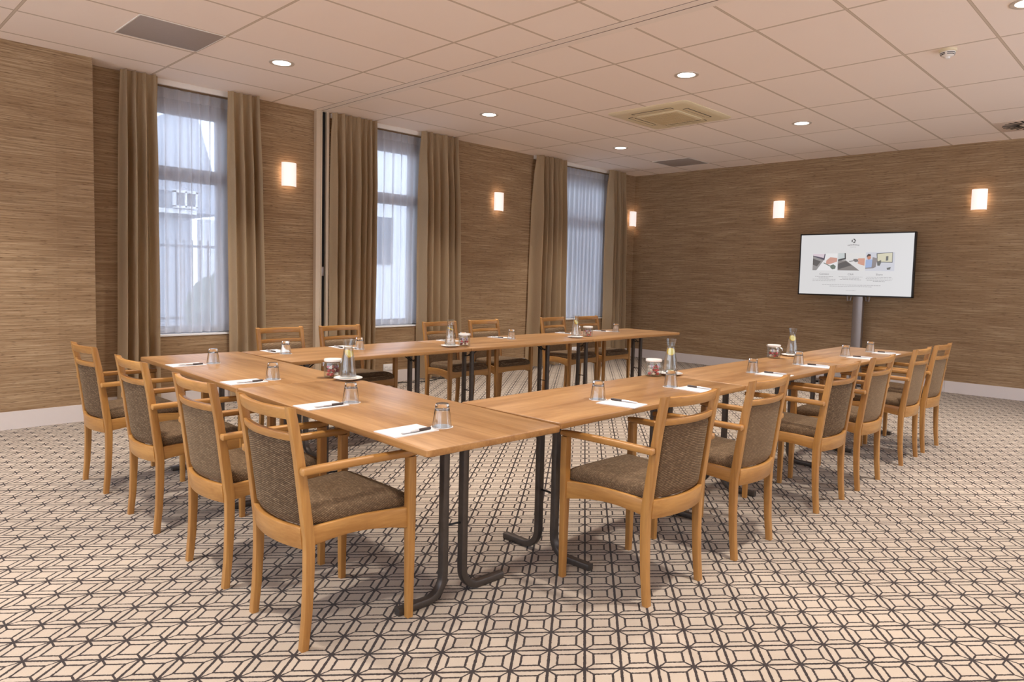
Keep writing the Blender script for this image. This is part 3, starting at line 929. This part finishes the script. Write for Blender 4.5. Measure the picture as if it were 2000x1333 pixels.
# small lines of text, too small to be read
def words(u0, u1, v, rnd, hgt=0.007, fill=1.0):
    out, u = [], u0
    while u < u1 - 0.004:
        w = rnd.uniform(0.008, 0.026)
        out.append(rectp(u, min(u + w, u1), v - hgt / 2, v + hgt / 2))
        u += w + 0.004
    return out
rnd = random.Random(3)
txt = []
for uc, vs, ws in ((0.233, (0.703, 0.727, 0.750, 0.773), (0.17, 0.10, 0.215, 0.215)), (0.477, (0.703, 0.727, 0.750), (0.215, 0.15, 0.19)), (0.727, (0.703, 0.727, 0.750, 0.773), (0.22, 0.23, 0.21, 0.10))):
    for v, w in zip(vs, ws): txt += words(uc - w / 2, uc + w / 2, v, rnd)
txt += words(0.22, 0.745, 0.838, rnd) + words(0.29, 0.67, 0.862, rnd) + words(0.44, 0.53, 0.932, rnd, 0.004)
t_o = polys(screen, 'small_text', txt, 1, scr(150, 148, 148)); t_o['kind'] = 'stuff'
# emblem, wordmark strokes
cu, cv = 0.488, 0.112
polys(screen, 'emblem', [[(cu - .020, cv), (cu - .012, cv - .028), (cu - .006, cv), (cu - .012, cv + .024)], [(cu - .008, cv - .034), (cu + .006, cv - .040), (cu + .018, cv - .016), (cu + .008, cv - .006), (cu + .002, cv - .020)], [(cu + .006, cv + .008), (cu + .020, cv + .008), (cu + .010, cv + .032), (cu - .004, cv + .030), (cu - .004, cv + .022)], [(cu + .010, cv - .012), (cu + .021, cv - .012), (cu + .021, cv + .002), (cu + .012, cv + .002)]], 1, scr(70, 68, 66))
st = []
for k in range(9):
    u = 0.437 + 0.0118 * k
    v = 0.178 + 0.010 * (abs(k - 4) / 4.0) ** 1.5 - 0.004
    st += [rectp(u, u + 0.0022, v - .011, v + .011), rectp(u + 0.0055, u + 0.0075, v - .011, v + .011)]
    if k % 2 == 0: st.append(rectp(u, u + 0.0075, v - .011, v - .007))
    else: st.append(rectp(u, u + 0.0075, v - .002, v + .002))
for k in range(6):
    u = 0.460 + 0.0095 * k
    st += [rectp(u, u + 0.0016, .205, .217), rectp(u + .0016, u + 0.0045, .205 + .004 * (k % 3), .208 + .004 * (k % 3))]
polys(screen, 'wordmark', st, 1, scr(96, 92, 90))
def text(parent, s, u, v, size, mat):
    cu_ = bpy.data.curves.new('heading_text', 'FONT')
    cu_.body = s; cu_.size = size; cu_.align_x = 'CENTER'; cu_.align_y = 'CENTER'; cu_.extrude = 0.0004
    tmp = bpy.data.objects.new('heading_tmp', cu_); COL.objects.link(tmp)
    dg = bpy.context.evaluated_depsgraph_get()
    me = bpy.data.meshes.new_from_object(tmp.evaluated_get(dg))
    bpy.data.objects.remove(tmp)
    me.materials.clear(); me.materials.append(mat)
    o = bpy.data.objects.new('heading', me); COL.objects.link(o)
    o.parent = parent
    o.location = (su(u), -0.0006, sv(v)); o.rotation_euler = (pi / 2, 0, 0)
    return o
text(screen, 'Connect', 0.233, 0.660, 0.036, scr(120, 118, 118))
text(screen, 'Click', 0.477, 0.660, 0.036, scr(120, 118, 118))
text(screen, 'Share', 0.727, 0.660, 0.036, scr(120, 118, 118))

# ------------------------------------------------------------------ armchair
def interp(tab, z):
    for (z0, v0), (z1, v1) in zip(tab[:-1], tab[1:]):
        if z <= z1: 
            t = (z - z0) / (z1 - z0)
            return v0 + (v1 - v0) * t
    return tab[-1][1]
POST_Y = [(0.0, -0.214), (0.12, -0.202), (0.25, -0.196), (0.375, -0.195), (0.5, -0.211), (0.6, -0.224), (0.69, -0.236), (0.77, -0.250), (0.855, -0.266)]
POST_D = [(0.0, 0.027), (0.2, 0.032), (0.40, 0.037), (0.55, 0.035), (0.70, 0.032), (0.855, 0.029)]
def make_chair():
    r = empty('armchair')
    for s in (-1, 1):
        bm = new()   # rear leg that runs on up as the back post
        secs = []
        for k in range(23):
            z = 0.855 * k / 22
            y, d = interp(POST_Y, z), interp(POST_D, z)
            w = 0.031
            secs.append([(s * (0.191 - 0.002 * z / 0.855) + a, y + b, z + (0.0 if k < 22 else 0.25 * (0.0 - b))) for a, b in rr(w, d, 0.004)])
        loft(bm, secs); finish(bm, 'leg', MAT['beech_z'], r)
        bm = new()   # front leg
        secs = []
        for z, w in ((0.0, 0.026), (0.2, 0.030), (0.42, 0.034), (0.55, 0.034), (0.624, 0.033)):
            secs.append([(s * 0.238 + a, 0.200 + b, z) for a, b in rr(w, w, 0.004)])
        loft(bm, secs); finish(bm, 'leg', MAT['beech_z'], r)
        bm = new()   # armrest, outside the back post and on top of the front leg
        secs = []
        n = 12
        for k in range(n + 1):
            t = k / n
            y = -0.243 + (0.222 + 0.243) * t
            x = s * (0.2205 + 0.0180 * t)
            e = 1.0
            if k == 0: e = 0.55
            if k == 1: e = 0.97
            if k == n: e = 0.8
            zz = 0.637 + 0.003 * sin(pi * t)
            secs.append([(x + a * e, y, zz + b * e) for a, b in rr(0.034, 0.027, 0.008, 3)])
        secs[1] = [(p[0], -0.239, p[2]) for p in secs[1]]
        loft(bm, secs); finish(bm, 'armrest', MAT['beech_y'], r)
        bm = new()   # side rail of the seat
        secs = []
        for k in range(11):
            t = k / 10
            y = -0.19 + (0.19 + 0.19) * t
            x = s * (0.188 + 0.046 * t)
            top = 0.428 + 0.010 * sin(pi * t)
            bot = 0.362 + 0.018 * sin(pi * min(1, t * 1.15)) + (0.0 if t < 0.85 else -0.012 * (t - 0.85) / 0.15)
            secs.append([(x + a, y, (top + bot) / 2 + b) for a, b in rr(0.022, top - bot, 0.004)])
        loft(bm, secs); finish(bm, 'side_rail', MAT['beech_y'], r)
    def curved_rail(name, z0, z1, depth, bow, xw, mat, yo=0.0, n=16, r_=0.004):
        bm = new(); secs = []
        for k in range(n + 1):
            t = -1 + 2 * k / n
            x = xw * t
            b0 = bow * (1 - t * t)
            sec = []
            for a, b in rr(depth, z1 - z0, r_):
                z = (z0 + z1) / 2 + b
                sec.append((x, interp(POST_Y, z) + yo - b0 + a, z))
            secs.append(sec)
        loft(bm, secs); return finish(bm, name, mat, r)
    curved_rail('crest_rail', 0.812, 0.853, 0.024, 0.030, 0.176, MAT['beech_x'])
    curved_rail('back_rail', 0.736, 0.764, 0.024, 0.030, 0.177, MAT['beech_x'])
    curved_rail('seat_back_rail', 0.352, 0.430, 0.026, 0.030, 0.178, MAT['beech_x'], yo=-0.007)
    bm = new()
    secs = []
    for k in range(11):
        t = -1 + 2 * k / 10
        bot = 0.366 + 0.012 * (1 - t * t)
        secs.append([(0.222 * t, 0.200 + a, (0.432 + bot) / 2 + b) for a, b in rr(0.022, 0.432 - bot, 0.004)])
    loft(bm, secs); finish(bm, 'front_rail', MAT['beech_x'], r)
    # upholstered back: a bowed padded panel between the posts
    bm = new()
    NX, NZ = 18, 14
    def back_pt(i, j, side):
        t = -1 + 2 * i / NX
        z = 0.433 + (0.734 - 0.433) * j / NZ
        x = 0.1735 * t
        edge = min(1.0, (1 - abs(t)) / 0.09, j / NZ / 0.06, (1 - j / NZ) / 0.06)
        pad = 0.006 + 0.009 * sqrt(max(0.0, 1 - (1 - max(0, edge)) ** 2))
        y = interp(POST_Y, z) + 0.007 - 0.030 * (1 - t * t) + side * pad + (0.012 * (1 - t * t) if side > 0 else 0) * sin(pi * j / NZ)
        return (x, y, z)
    F = [[bm.verts.new(back_pt(i, j, 1)) for i in range(NX + 1)] for j in range(NZ + 1)]
    B = [[bm.verts.new(back_pt(i, j, -1)) for i in range(NX + 1)] for j in range(NZ + 1)]
    for j in range(NZ):
        for i in range(NX):
            bm.faces.new((F[j][i], F[j][i + 1], F[j + 1][i + 1], F[j + 1][i]))
            bm.faces.new((B[j][i + 1], B[j][i], B[j + 1][i], B[j + 1][i + 1]))
    for j in range(NZ):
        bm.faces.new((F[j][0], F[j + 1][0], B[j + 1][0], B[j][0])); bm.faces.new((F[j + 1][NX], F[j][NX], B[j][NX], B[j + 1][NX]))
    for i in range(NX):
        bm.faces.new((F[0][i + 1], F[0][i], B[0][i], B[0][i + 1])); bm.faces.new((F[NZ][i], F[NZ][i + 1], B[NZ][i + 1], B[NZ][i]))
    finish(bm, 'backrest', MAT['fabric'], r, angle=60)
    # seat cushion
    outline = []
    def corner(cx, cy, rad, a0, a1, n=6):
        for k in range(n + 1):
            a = radians(a0 + (a1 - a0) * k / n); outline.append((cx + rad * cos(a), cy + rad * sin(a)))
    corner(0.185, 0.195, 0.033, 0, 90); 
    for t in (0.5, 0.0, -0.5): outline.append((0.185 * t * 1.2, 0.228 + 0.006 * (1 - t * t)))
    corner(-0.185, 0.195, 0.033, 90, 180)
    outline.append((-0.208, 0.06)); outline.append((-0.196, -0.08))
    corner(-0.152, -0.165, 0.024, 180, 270)
    corner(0.152, -0.165, 0.024, 270, 360)
    outline.append((0.196, -0.08)); outline.append((0.208, 0.06))
    cen = Vector((0, 0.02))
    secs = []
    for sc, z in ((0.94, 0.424), (0.985, 0.428), (1.0, 0.440), (1.0, 0.452), (0.985, 0.464), (0.95, 0.473), (0.88, 0.479), (0.72, 0.484), (0.5, 0.487), (0.25, 0.488)):
        sec = []
        for x, y in outline:
            px_, py_ = cen.x + (x - cen.x) * sc, cen.y + (y - cen.y) * sc
            dz = 0.006 * (y > 0) * (y / 0.23) - 0.016 * max(0.0, (py_ - 0.12) / 0.11) ** 2 * (1 if z > 0.45 else 0.3)
            sec.append((px_, py_, z + dz))
        secs.append(sec)
    loft(bm := new(), secs); finish(bm, 'seat', MAT['fabric'], r, angle=60)
    return r

CH = []
for k, (x, y, rz) in enumerate(((-3.312, 0.610, -0.6), (-3.300, 1.268, -0.4), (-3.286, 2.094, 0.0), (-3.277, 2.941, 1.0))):
    CH.append((x, y, -pi / 2 + radians(rz), 'light beech armchair with ribbed brown back, %s of four along the left end' % ('nearest', 'second nearest', 'third nearest', 'farthest')[k], 'armchairs along the left end tables'))
for k, (x, y, rz) in enumerate(((-2.166, 0.0, -2.0), (-1.467, -0.008, 0.6), (-0.469, -0.010, -0.8), (0.180, -0.015, -0.4), (1.090, -0.008, 0.8), (1.671, -0.008, -0.6))):
    CH.append((x, y, radians(rz), 'light beech armchair with ribbed brown back, %s of the six on the right side' % ('nearest', 'second nearest', 'third nearest', 'fourth nearest', 'fifth nearest', 'farthest')[k], 'armchairs on the right side'))
for k, (x, y, rz) in enumerate(((-1.960, 3.335, 1.5), (-1.410, 3.32, 2.5), (-0.310, 3.325, -1.5), (0.290, 3.335, -1.5), (1.385, 3.335, 0.0), (2.000, 3.33, -1.0))):
    CH.append((x, y, pi + radians(rz), 'light beech armchair facing the camera, %s of the six on the window side' % ('leftmost', 'second from left', 'third from left', 'fourth from left', 'fifth from left', 'rightmost')[k], 'armchairs on the window side'))
PALE_MIX = (0.08, 0.45, 0.15, 0.10, 0.28, 0.62, 0.12, 0.80, 0.85, 0.75, 0.7, 0.7, 0.6, 0.65, 0.5, 0.6)   # how far each back is mixed towards the lighter brown
proto = make_chair()
for k, (x, y, rz, lab, grp) in enumerate(CH):
    c = proto if k == 0 else copy_tree(proto)
    c.location = (x, y, 0); c.rotation_euler = (0, 0, rz)
    tag(c, lab, 'armchair', grp)
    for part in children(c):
        if part.name.startswith('backrest'): part['pale_mix'] = PALE_MIX[k]
        if part.name.startswith('seat') and not part.name.startswith('seat_'): part['pale_mix'] = 0.25

# ------------------------------------------------------------------ folding tables
def make_table(L, W, feet, foot_out, label, loc, rz, ycen=None, grp=None):
    """local: x along the length 0..L, y across the width 0..W; feet = list of x of each leg pair"""
    r = empty('folding_table', loc, rz)
    tag(r, label, 'table', grp)
    g = 0.0022
    th = 0.026
    bm = new()
    secs = []
    for z, i in ((TZ - th, 0.002), (TZ - th + 0.003, 0.0), (TZ - 0.0035, 0.0)):
        secs.append([(L / 2 + a, W / 2 + b, z) for a, b in rr(L - 2 * g - 2 * i, W - 2 * g - 2 * i, 0.012, 3)])
    loft(bm, secs); e = finish(bm, 'edge_band', MAT['top_edge'], r)
    bm = new()
    secs = []
    for z, i in ((TZ - 0.0035, 0.0), (TZ - 0.0012, 0.0006), (TZ, 0.003)):
        secs.append([(L / 2 + a, W / 2 + b, z) for a, b in rr(L - 2 * g - 2 * i, W - 2 * g - 2 * i, 0.012, 3)])
    loft(bm, secs); finish(bm, 'tabletop', MAT['top'], r)
    yc = W / 2 if ycen is None else ycen
    for fx in feet:
        for s in (-1, 1):
            bm = new()
            path = [(0.050, TZ - th), (0.050, 0.11)]
            R = 0.085
            for k in range(1, 9):
                a = radians(90 * k / 8)
                path.append((0.050 + R - R * cos(a), 0.016 + R - R * sin(a)))
            path.append((foot_out, 0.016))
            secs = []
            for k, (d, z) in enumerate(path):
                if k == 0: tx, tz = 0, -1
                elif k == len(path) - 1: tx, tz = 1, 0
                else:
                    tx, tz = path[k + 1][0] - path[k - 1][0], path[k + 1][1] - path[k - 1][1]
                    m = sqrt(tx * tx + tz * tz); tx, tz = tx / m, tz / m
                nx, nz = -tz, tx
                secs.append([(fx + a, yc + s * (d + nx * b), z + nz * b) for a, b in rr(0.034, 0.030, 0.005)])
            loft(bm, secs); finish(bm, 'leg', MAT['steel'], r)
        for z, hook in ((0.60, True), (0.30, False)):
            bm = new()
            tube(bm, [(fx, yc - 0.04, z - 0.004), (fx, yc - 0.015, z + (0.010 if hook else 0)), (fx, yc + 0.015, z + (0.004 if hook else 0)), (fx, yc + 0.04, z)], 0.0045, 8)
            finish(bm, 'cross_rod', MAT['wire'], r)
        inward = 1 if fx < L / 2 else -1
        bm = new()
        for dy in (-0.02, 0.02):
            tube(bm, [(fx + inward * 0.012, yc + dy, 0.60), (fx + inward * 0.11, yc + dy, 0.665), (fx + inward * 0.17, yc + dy, TZ - th - 0.004)], 0.005, 8)
        finish(bm, 'folding_strut', MAT['wire'], r)
        bm = new(); box(bm, fx - 0.03, fx + 0.03, yc - 0.12, yc + 0.12, TZ - th - 0.006, TZ - th, 0.001); finish(bm, 'mounting_plate', MAT['wire'], r)
        bm = new(); box(bm, fx + inward * 0.16 - 0.02, fx + inward * 0.16 + 0.02, yc - 0.05, yc + 0.05, TZ - th - 0.028, TZ - th, 0.003); finish(bm, 'strut_holder', MAT['black'], r)
    return r
# left end tables: direction of length d, outer edge on the camera side
ang = atan2(0.9991, 0.0419)
d = Vector((cos(ang), sin(ang), 0)); nrm = Vector((sin(ang), -cos(ang), 0))  # nrm points to +x
P0 = Vector((-3.258, 0.093, 0))
FW = 0.66
for k, lab in ((0, 'folding table at the near corner of the table square, left end'), (1, 'folding table at the far half of the left end, before the nearest window')):
    st_ = P0 + d * (1.6 * k) + nrm * FW      # local y points to -nrm (left of d), so start on the inner edge
    make_table(1.6, FW, (0.315, 1.29), 0.27, lab, (st_.x, st_.y, 0), ang, ycen=0.29, grp='tables of the left end')
for k, (xa, xb, lab) in enumerate(((-2.566, -0.945, 'folding table on the right side, nearest of three'), (-0.945, 0.709, 'folding table on the right side, middle of three'), (0.709, 2.29, 'folding table on the right side, farthest, before the television'))):
    L = xb - xa
    make_table(L, 0.615, (0.305, L - (0.35, 0.36, 0.31)[k]), 0.27, lab, (xa, 0.098, 0), 0.0, ycen=0.33, grp='tables of the right side')
for k, (xa, xb, lab) in enumerate(((-2.462, -0.86, 'folding table on the window side, leftmost of three'), (-0.86, 0.74, 'folding table on the window side, middle of three'), (0.74, 2.335, 'folding table on the window side, rightmost, near the far corner'))):
    L = xb - xa
    make_table(L, 0.735, (0.29, L - 0.31), 0.24, lab, (xa, 2.50, 0), 0.0, ycen=0.37, grp='tables of the window side')

# ------------------------------------------------------------------ table settings
def make_tumbler():
    bm = new()
    lathe(bm, [(0.0390, 0.0), (0.0262, 0.088), (0.0245, 0.0905), (0.0, 0.0905), ], 32)
    lathe(bm, [(0.0, 0.068), (0.020, 0.0675), (0.0265, 0.064), (0.0370, 0.0002), (0.0390, 0.0)], 32)
    bmesh.ops.remove_doubles(bm, verts=bm.verts[:], dist=1e-5)
    return finish(bm, 'glass_tumbler', MAT['glass'], angle=40)
def make_coaster():
    bm = new(); lathe(bm, [(0, 0), (0.043, 0), (0.044, 0.0004), (0.043, 0.0012), (0, 0.0012)], 36)
    return finish(bm, 'paper_coaster', MAT['paper'])
def make_pad():
    r = empty('notepad')
    bm = new(); box(bm, -0.069, 0.069, -0.1, 0.1, 0.0, 0.0035); finish(bm, 'paper_sheets', MAT['paper'], r)
    return r
def make_pen():
    r = empty('ballpoint_pen')
    def cyl(prof):
        bm = new()
        secs = [[(rad * cos(2 * pi * k / 14), y, 0.0055 + rad * sin(2 * pi * k / 14)) for k in range(14)] for y, rad in prof]
        loft(bm, secs); return bm
    finish(cyl([(-0.075, 0.001), (-0.068, 0.0032), (-0.060, 0.0042), (0.010, 0.0047)]), 'barrel', MAT['pen_silver'], r)
    finish(cyl([(0.010, 0.0052), (0.062, 0.0054), (0.068, 0.0050), (0.070, 0.003)]), 'grip', MAT['pen_dark'], r)
    bm = new(); box(bm, 0.004, 0.0065, -0.03, 0.008, 0.004, 0.0068); finish(bm, 'clip', MAT['chrome'], r)
    return r
T0 = TZ
SEATS = []
LN = ('nearest', 'second nearest', 'third nearest', 'farthest')
RN = ('nearest', 'second nearest', 'third nearest', 'fourth nearest', 'fifth nearest', 'farthest')
WN = ('leftmost', 'second from left', 'third from left', 'fourth from left', 'fifth from left', 'rightmost')
for k, (px_, py_, gx, gy) in enumerate(((-3.132, 0.375, -2.978, 0.353), (-3.110, 1.020, -2.965, 1.012), (-3.072, 1.860, -2.908, 1.867), (-3.045, 2.710, -2.880, 2.709))):
    SEATS.append((px_, py_, -pi / 2, gx, gy, LN[k], 'on the left end tables', 'left end'))
for k, (px_, py_, gx, gy) in enumerate(((-2.003, 0.202, -1.990, 0.352), (-1.315, 0.204, -1.331, 0.352), (-0.345, 0.202, -0.340, 0.350), (0.365, 0.204, 0.395, 0.352), (1.275, 0.202, 1.330, 0.350), (1.880, 0.202, 1.935, 0.350))):
    SEATS.append((px_, py_, radians((8, -3, 4, 5, 2, 3)[k]), gx, gy, RN[k], 'on the right side tables', 'right side'))
for k, (px_, py_, gx, gy) in enumerate(((-2.250, 3.120, -2.261, 2.945), (-1.690, 3.110, -1.654, 2.930), (-0.600, 3.100, -0.580, 2.925), (0.045, 3.105, 0.039, 2.935), (1.060, 3.120, 1.045, 2.945), (1.670, 3.105, 1.735, 2.960))):
    SEATS.append((px_, py_, pi + radians((3, -2, 0, 6, 3, 2)[k]), gx, gy, WN[k], 'on the window side tables', 'window side'))
tum, coa, pad, pen = make_tumbler(), make_coaster(), make_pad(), make_pen()
for k, (px_, py_, rz, gx, gy, ordn, where, grp) in enumerate(SEATS):
    c = coa if k == 0 else coa.copy()
    g = tum if k == 0 else tum.copy()
    if k: COL.objects.link(c); COL.objects.link(g)
    p = pad if k == 0 else copy_tree(pad)
    n = pen if k == 0 else copy_tree(pen)
    c.location = (gx, gy, T0); tag(c, 'white round paper coaster under the %s tumbler %s' % (ordn, where), 'coaster', 'coasters of the ' + grp)
    g.location = (gx, gy, T0 + 0.0012); g.rotation_euler = (0, 0, 0.3 * k); tag(g, 'upturned clear glass tumbler, %s %s' % (ordn, where), 'glass', 'tumblers of the ' + grp)
    p.location = (px_, py_, T0); p.rotation_euler = (0, 0, rz); tag(p, 'white notepad with a pen on it, %s %s' % (ordn, where), 'notepad', 'notepads of the ' + grp)
    off = Matrix.Rotation(rz, 3, 'Z') @ Vector((0.045, 0.012, 0))
    n.location = (px_ + off.x, py_ + off.y, T0 + 0.0035); n.rotation_euler = (0, 0, rz + radians(random.uniform(-4, 4)))
    tag(n, 'dark-gripped silver pen on the %s notepad %s' % (ordn, where), 'pen', 'pens of the ' + grp)

# ------------------------------------------------------------------ carafes on saucers, candy jars
def make_saucer():
    bm = new(); lathe(bm, [(0, 0.0), (0.042, 0.0), (0.046, 0.002), (0.060, 0.006), (0.077, 0.0125), (0.0785, 0.0135), (0.077, 0.0150), (0.058, 0.0085), (0.046, 0.0055), (0, 0.0055)], 44)
    return finish(bm, 'saucer', MAT['china'])
C_OUT = [(0.0, 0.0), (0.041, 0.0), (0.0455, 0.004), (0.0460, 0.016), (0.0435, 0.045), (0.0385, 0.085), (0.0325, 0.122), (0.0270, 0.152), (0.0248, 0.168), (0.0250, 0.180), (0.0285, 0.200), (0.0330, 0.220)]
C_IN = [(0.0316, 0.2205), (0.0268, 0.200), (0.0233, 0.180), (0.0230, 0.168), (0.0252, 0.152), (0.0307, 0.122), (0.0367, 0.085), (0.0417, 0.045), (0.0440, 0.020), (0.0425, 0.014), (0.0, 0.012)]
def make_carafe(tilt, az, lz, label_tail):
    r = empty('glass_carafe')
    bm = new(); lathe(bm, C_OUT + C_IN, 36); finish(bm, 'glass_body', MAT['thin_glass'], r, angle=50)
    bm = new()
    e = 0.0006
    prof = [(0.0, 0.0126), (0.0419, 0.0146), (0.0434, 0.0204)] + [(a - e, z) for a, z in ((0.0417, 0.045), (0.0367, 0.085), (0.0307, 0.122), (0.0252, 0.152), (0.0230, 0.168), (0.0231, 0.174))] + [(0.0, 0.174)]
    lathe(bm, prof, 36); w = finish(bm, 'water', MAT['water'], r, angle=50)
    sl = None
    bm = new(); lathe(bm, [(0.0205, -0.0045), (0.0225, -0.0042), (0.0238, 0.0), (0.0225, 0.0042), (0.0205, 0.0045)], 28, close=True)
    rind = finish(bm, 'lemon_slice', MAT['lemon_rind'], r)
    bm = new(); lathe(bm, [(0, -0.0040), (0.0205, -0.0040), (0.0205, 0.0040), (0, 0.0040)], 28)
    fl = finish(bm, 'lemon_flesh', MAT['lemon'], rind)
    rind.location = (0, 0, lz); rind.rotation_euler = (tilt, 0, az)
    return r
def make_jar():
    r = empty('candy_jar')
    bm = new()
    lathe(bm, [(0, 0), (0.040, 0), (0.0445, 0.004), (0.0455, 0.012), (0.0455, 0.066), (0.0435, 0.076), (0.0415, 0.082), (0.0415, 0.088), (0.0385, 0.088), (0.0390, 0.080), (0.0420, 0.068), (0.0425, 0.014), (0.0395, 0.006), (0, 0.0055)], 36)
    finish(bm, 'glass_body', MAT['thin_glass'], r, angle=50)
    bm = new(); lathe(bm, [(0, 0.089), (0.0430, 0.089), (0.0450, 0.092), (0.0450, 0.100), (0.0435, 0.1035), (0.0, 0.105)], 36)
    finish(bm, 'lid', MAT['lid'], r)
    bm = new(); tube(bm, [(0.0432 * cos(2 * pi * k / 28), 0.0432 * sin(2 * pi * k / 28), 0.0835) for k in range(28)], 0.0013, 6, closed=True)
    tube(bm, [(0.045, -0.012, 0.084), (0.053, -0.012, 0.078), (0.056, -0.008, 0.060), (0.056, 0.008, 0.060), (0.053, 0.012, 0.078), (0.045, 0.012, 0.084)], 0.0012, 6)
    tube(bm, [(-0.044, -0.010, 0.084), (-0.050, -0.010, 0.092), (-0.047, -0.006, 0.104), (-0.047, 0.006, 0.104), (-0.050, 0.010, 0.092), (-0.044, 0.010, 0.084)], 0.0012, 6)
    finish(bm, 'wire_clasp', MAT['chrome'], r)
    return r
def make_candy(mat):
    bm = new()
    secs = []
    for t, w, h_ in ((-1, 0.0045, 0.001), (-0.8, 0.0035, 0.0016), (-0.62, 0.0022, 0.0022), (-0.45, 0.0075, 0.0062), (-0.15, 0.0102, 0.0085), (0.15, 0.0102, 0.0085), (0.45, 0.0075, 0.0062), (0.62, 0.0022, 0.0022), (0.8, 0.0035, 0.0016), (1, 0.0045, 0.001)):
        secs.append([(0.0118 * t, w * cos(2 * pi * k / 12), h_ * sin(2 * pi * k / 12)) for k in range(12)])
    loft(bm, secs)
    return finish(bm, 'wrapped_candy', mat)
sau = make_saucer(); jar = make_jar()
PLACES = [(-2.596, 1.612, 'on the left end tables', 1.15, 0.4, 0.140, (-2.612, 1.742)),
          (-0.935, 2.690, 'by the middle of the window side tables', 0.5, 1.0, 0.142, (-0.792, 2.676)),
          (0.698, 2.695, 'towards the right end of the window side tables', 1.2, 0.3, 0.150, (0.930, 2.722)),
          (-0.905, 0.622, 'on the nearer half of the right side tables', 1.35, -0.7, 0.140, (-1.040, 0.655)),
          (0.930, 0.628, 'on the farther half of the right side tables', 1.3, -0.7, 0.140, (0.655, 0.655))]
CK = [('candy_red', 'red'), ('candy_cream', 'cream white'), ('candy_dark', 'dark plum')]
protos = [make_candy(MAT[k]) for k, _ in CK]
used = [False, False, False]
for k, (x, y, where, tilt, az, lz, (jx, jy)) in enumerate(PLACES):
    s = sau if k == 0 else sau.copy()
    if k: COL.objects.link(s)
    s.location = (x, y, T0); tag(s, 'white saucer under the water carafe %s' % where, 'saucer', 'saucers under the carafes')
    c = make_carafe(tilt, az, lz, where); c.location = (x, y, T0 + 0.0056)
    tag(c, 'glass carafe of water with lemon slice %s' % where, 'carafe', 'water carafes')
    j = jar if k == 0 else copy_tree(jar)
    j.location = (jx, jy, T0); j.scale = (1.10, 1.10, 1.02); j.rotation_euler = (0, 0, 2.2 + 0.7 * k)
    tag(j, 'white-lidded glass candy jar %s' % where, 'jar', 'candy jars')
    rnd = random.Random(50 + k)
    for layer in range(3):
        for q in range(6):
            a = 2 * pi * q / 5 + layer * 0.6
            rad = 0.0255 if q < 5 else 0.0
            ci = rnd.choice((0, 0, 1, 1, 2))
            o = protos[ci] if not used[ci] else protos[ci].copy()
            if used[ci]: COL.objects.link(o)
            used[ci] = True
            o.location = (jx + rad * cos(a), jy + rad * sin(a), T0 + 0.0175 + 0.0205 * layer)
            o.rotation_euler = (rnd.uniform(-0.5, 0.5), rnd.uniform(-0.35, 0.35), a + pi / 2 + rnd.uniform(-0.3, 0.3))
            tag(o, '%s wrapped candy in the jar %s' % (CK[ci][1], where), 'candy', '%s candies in the jar %s' % (CK[ci][1], where))
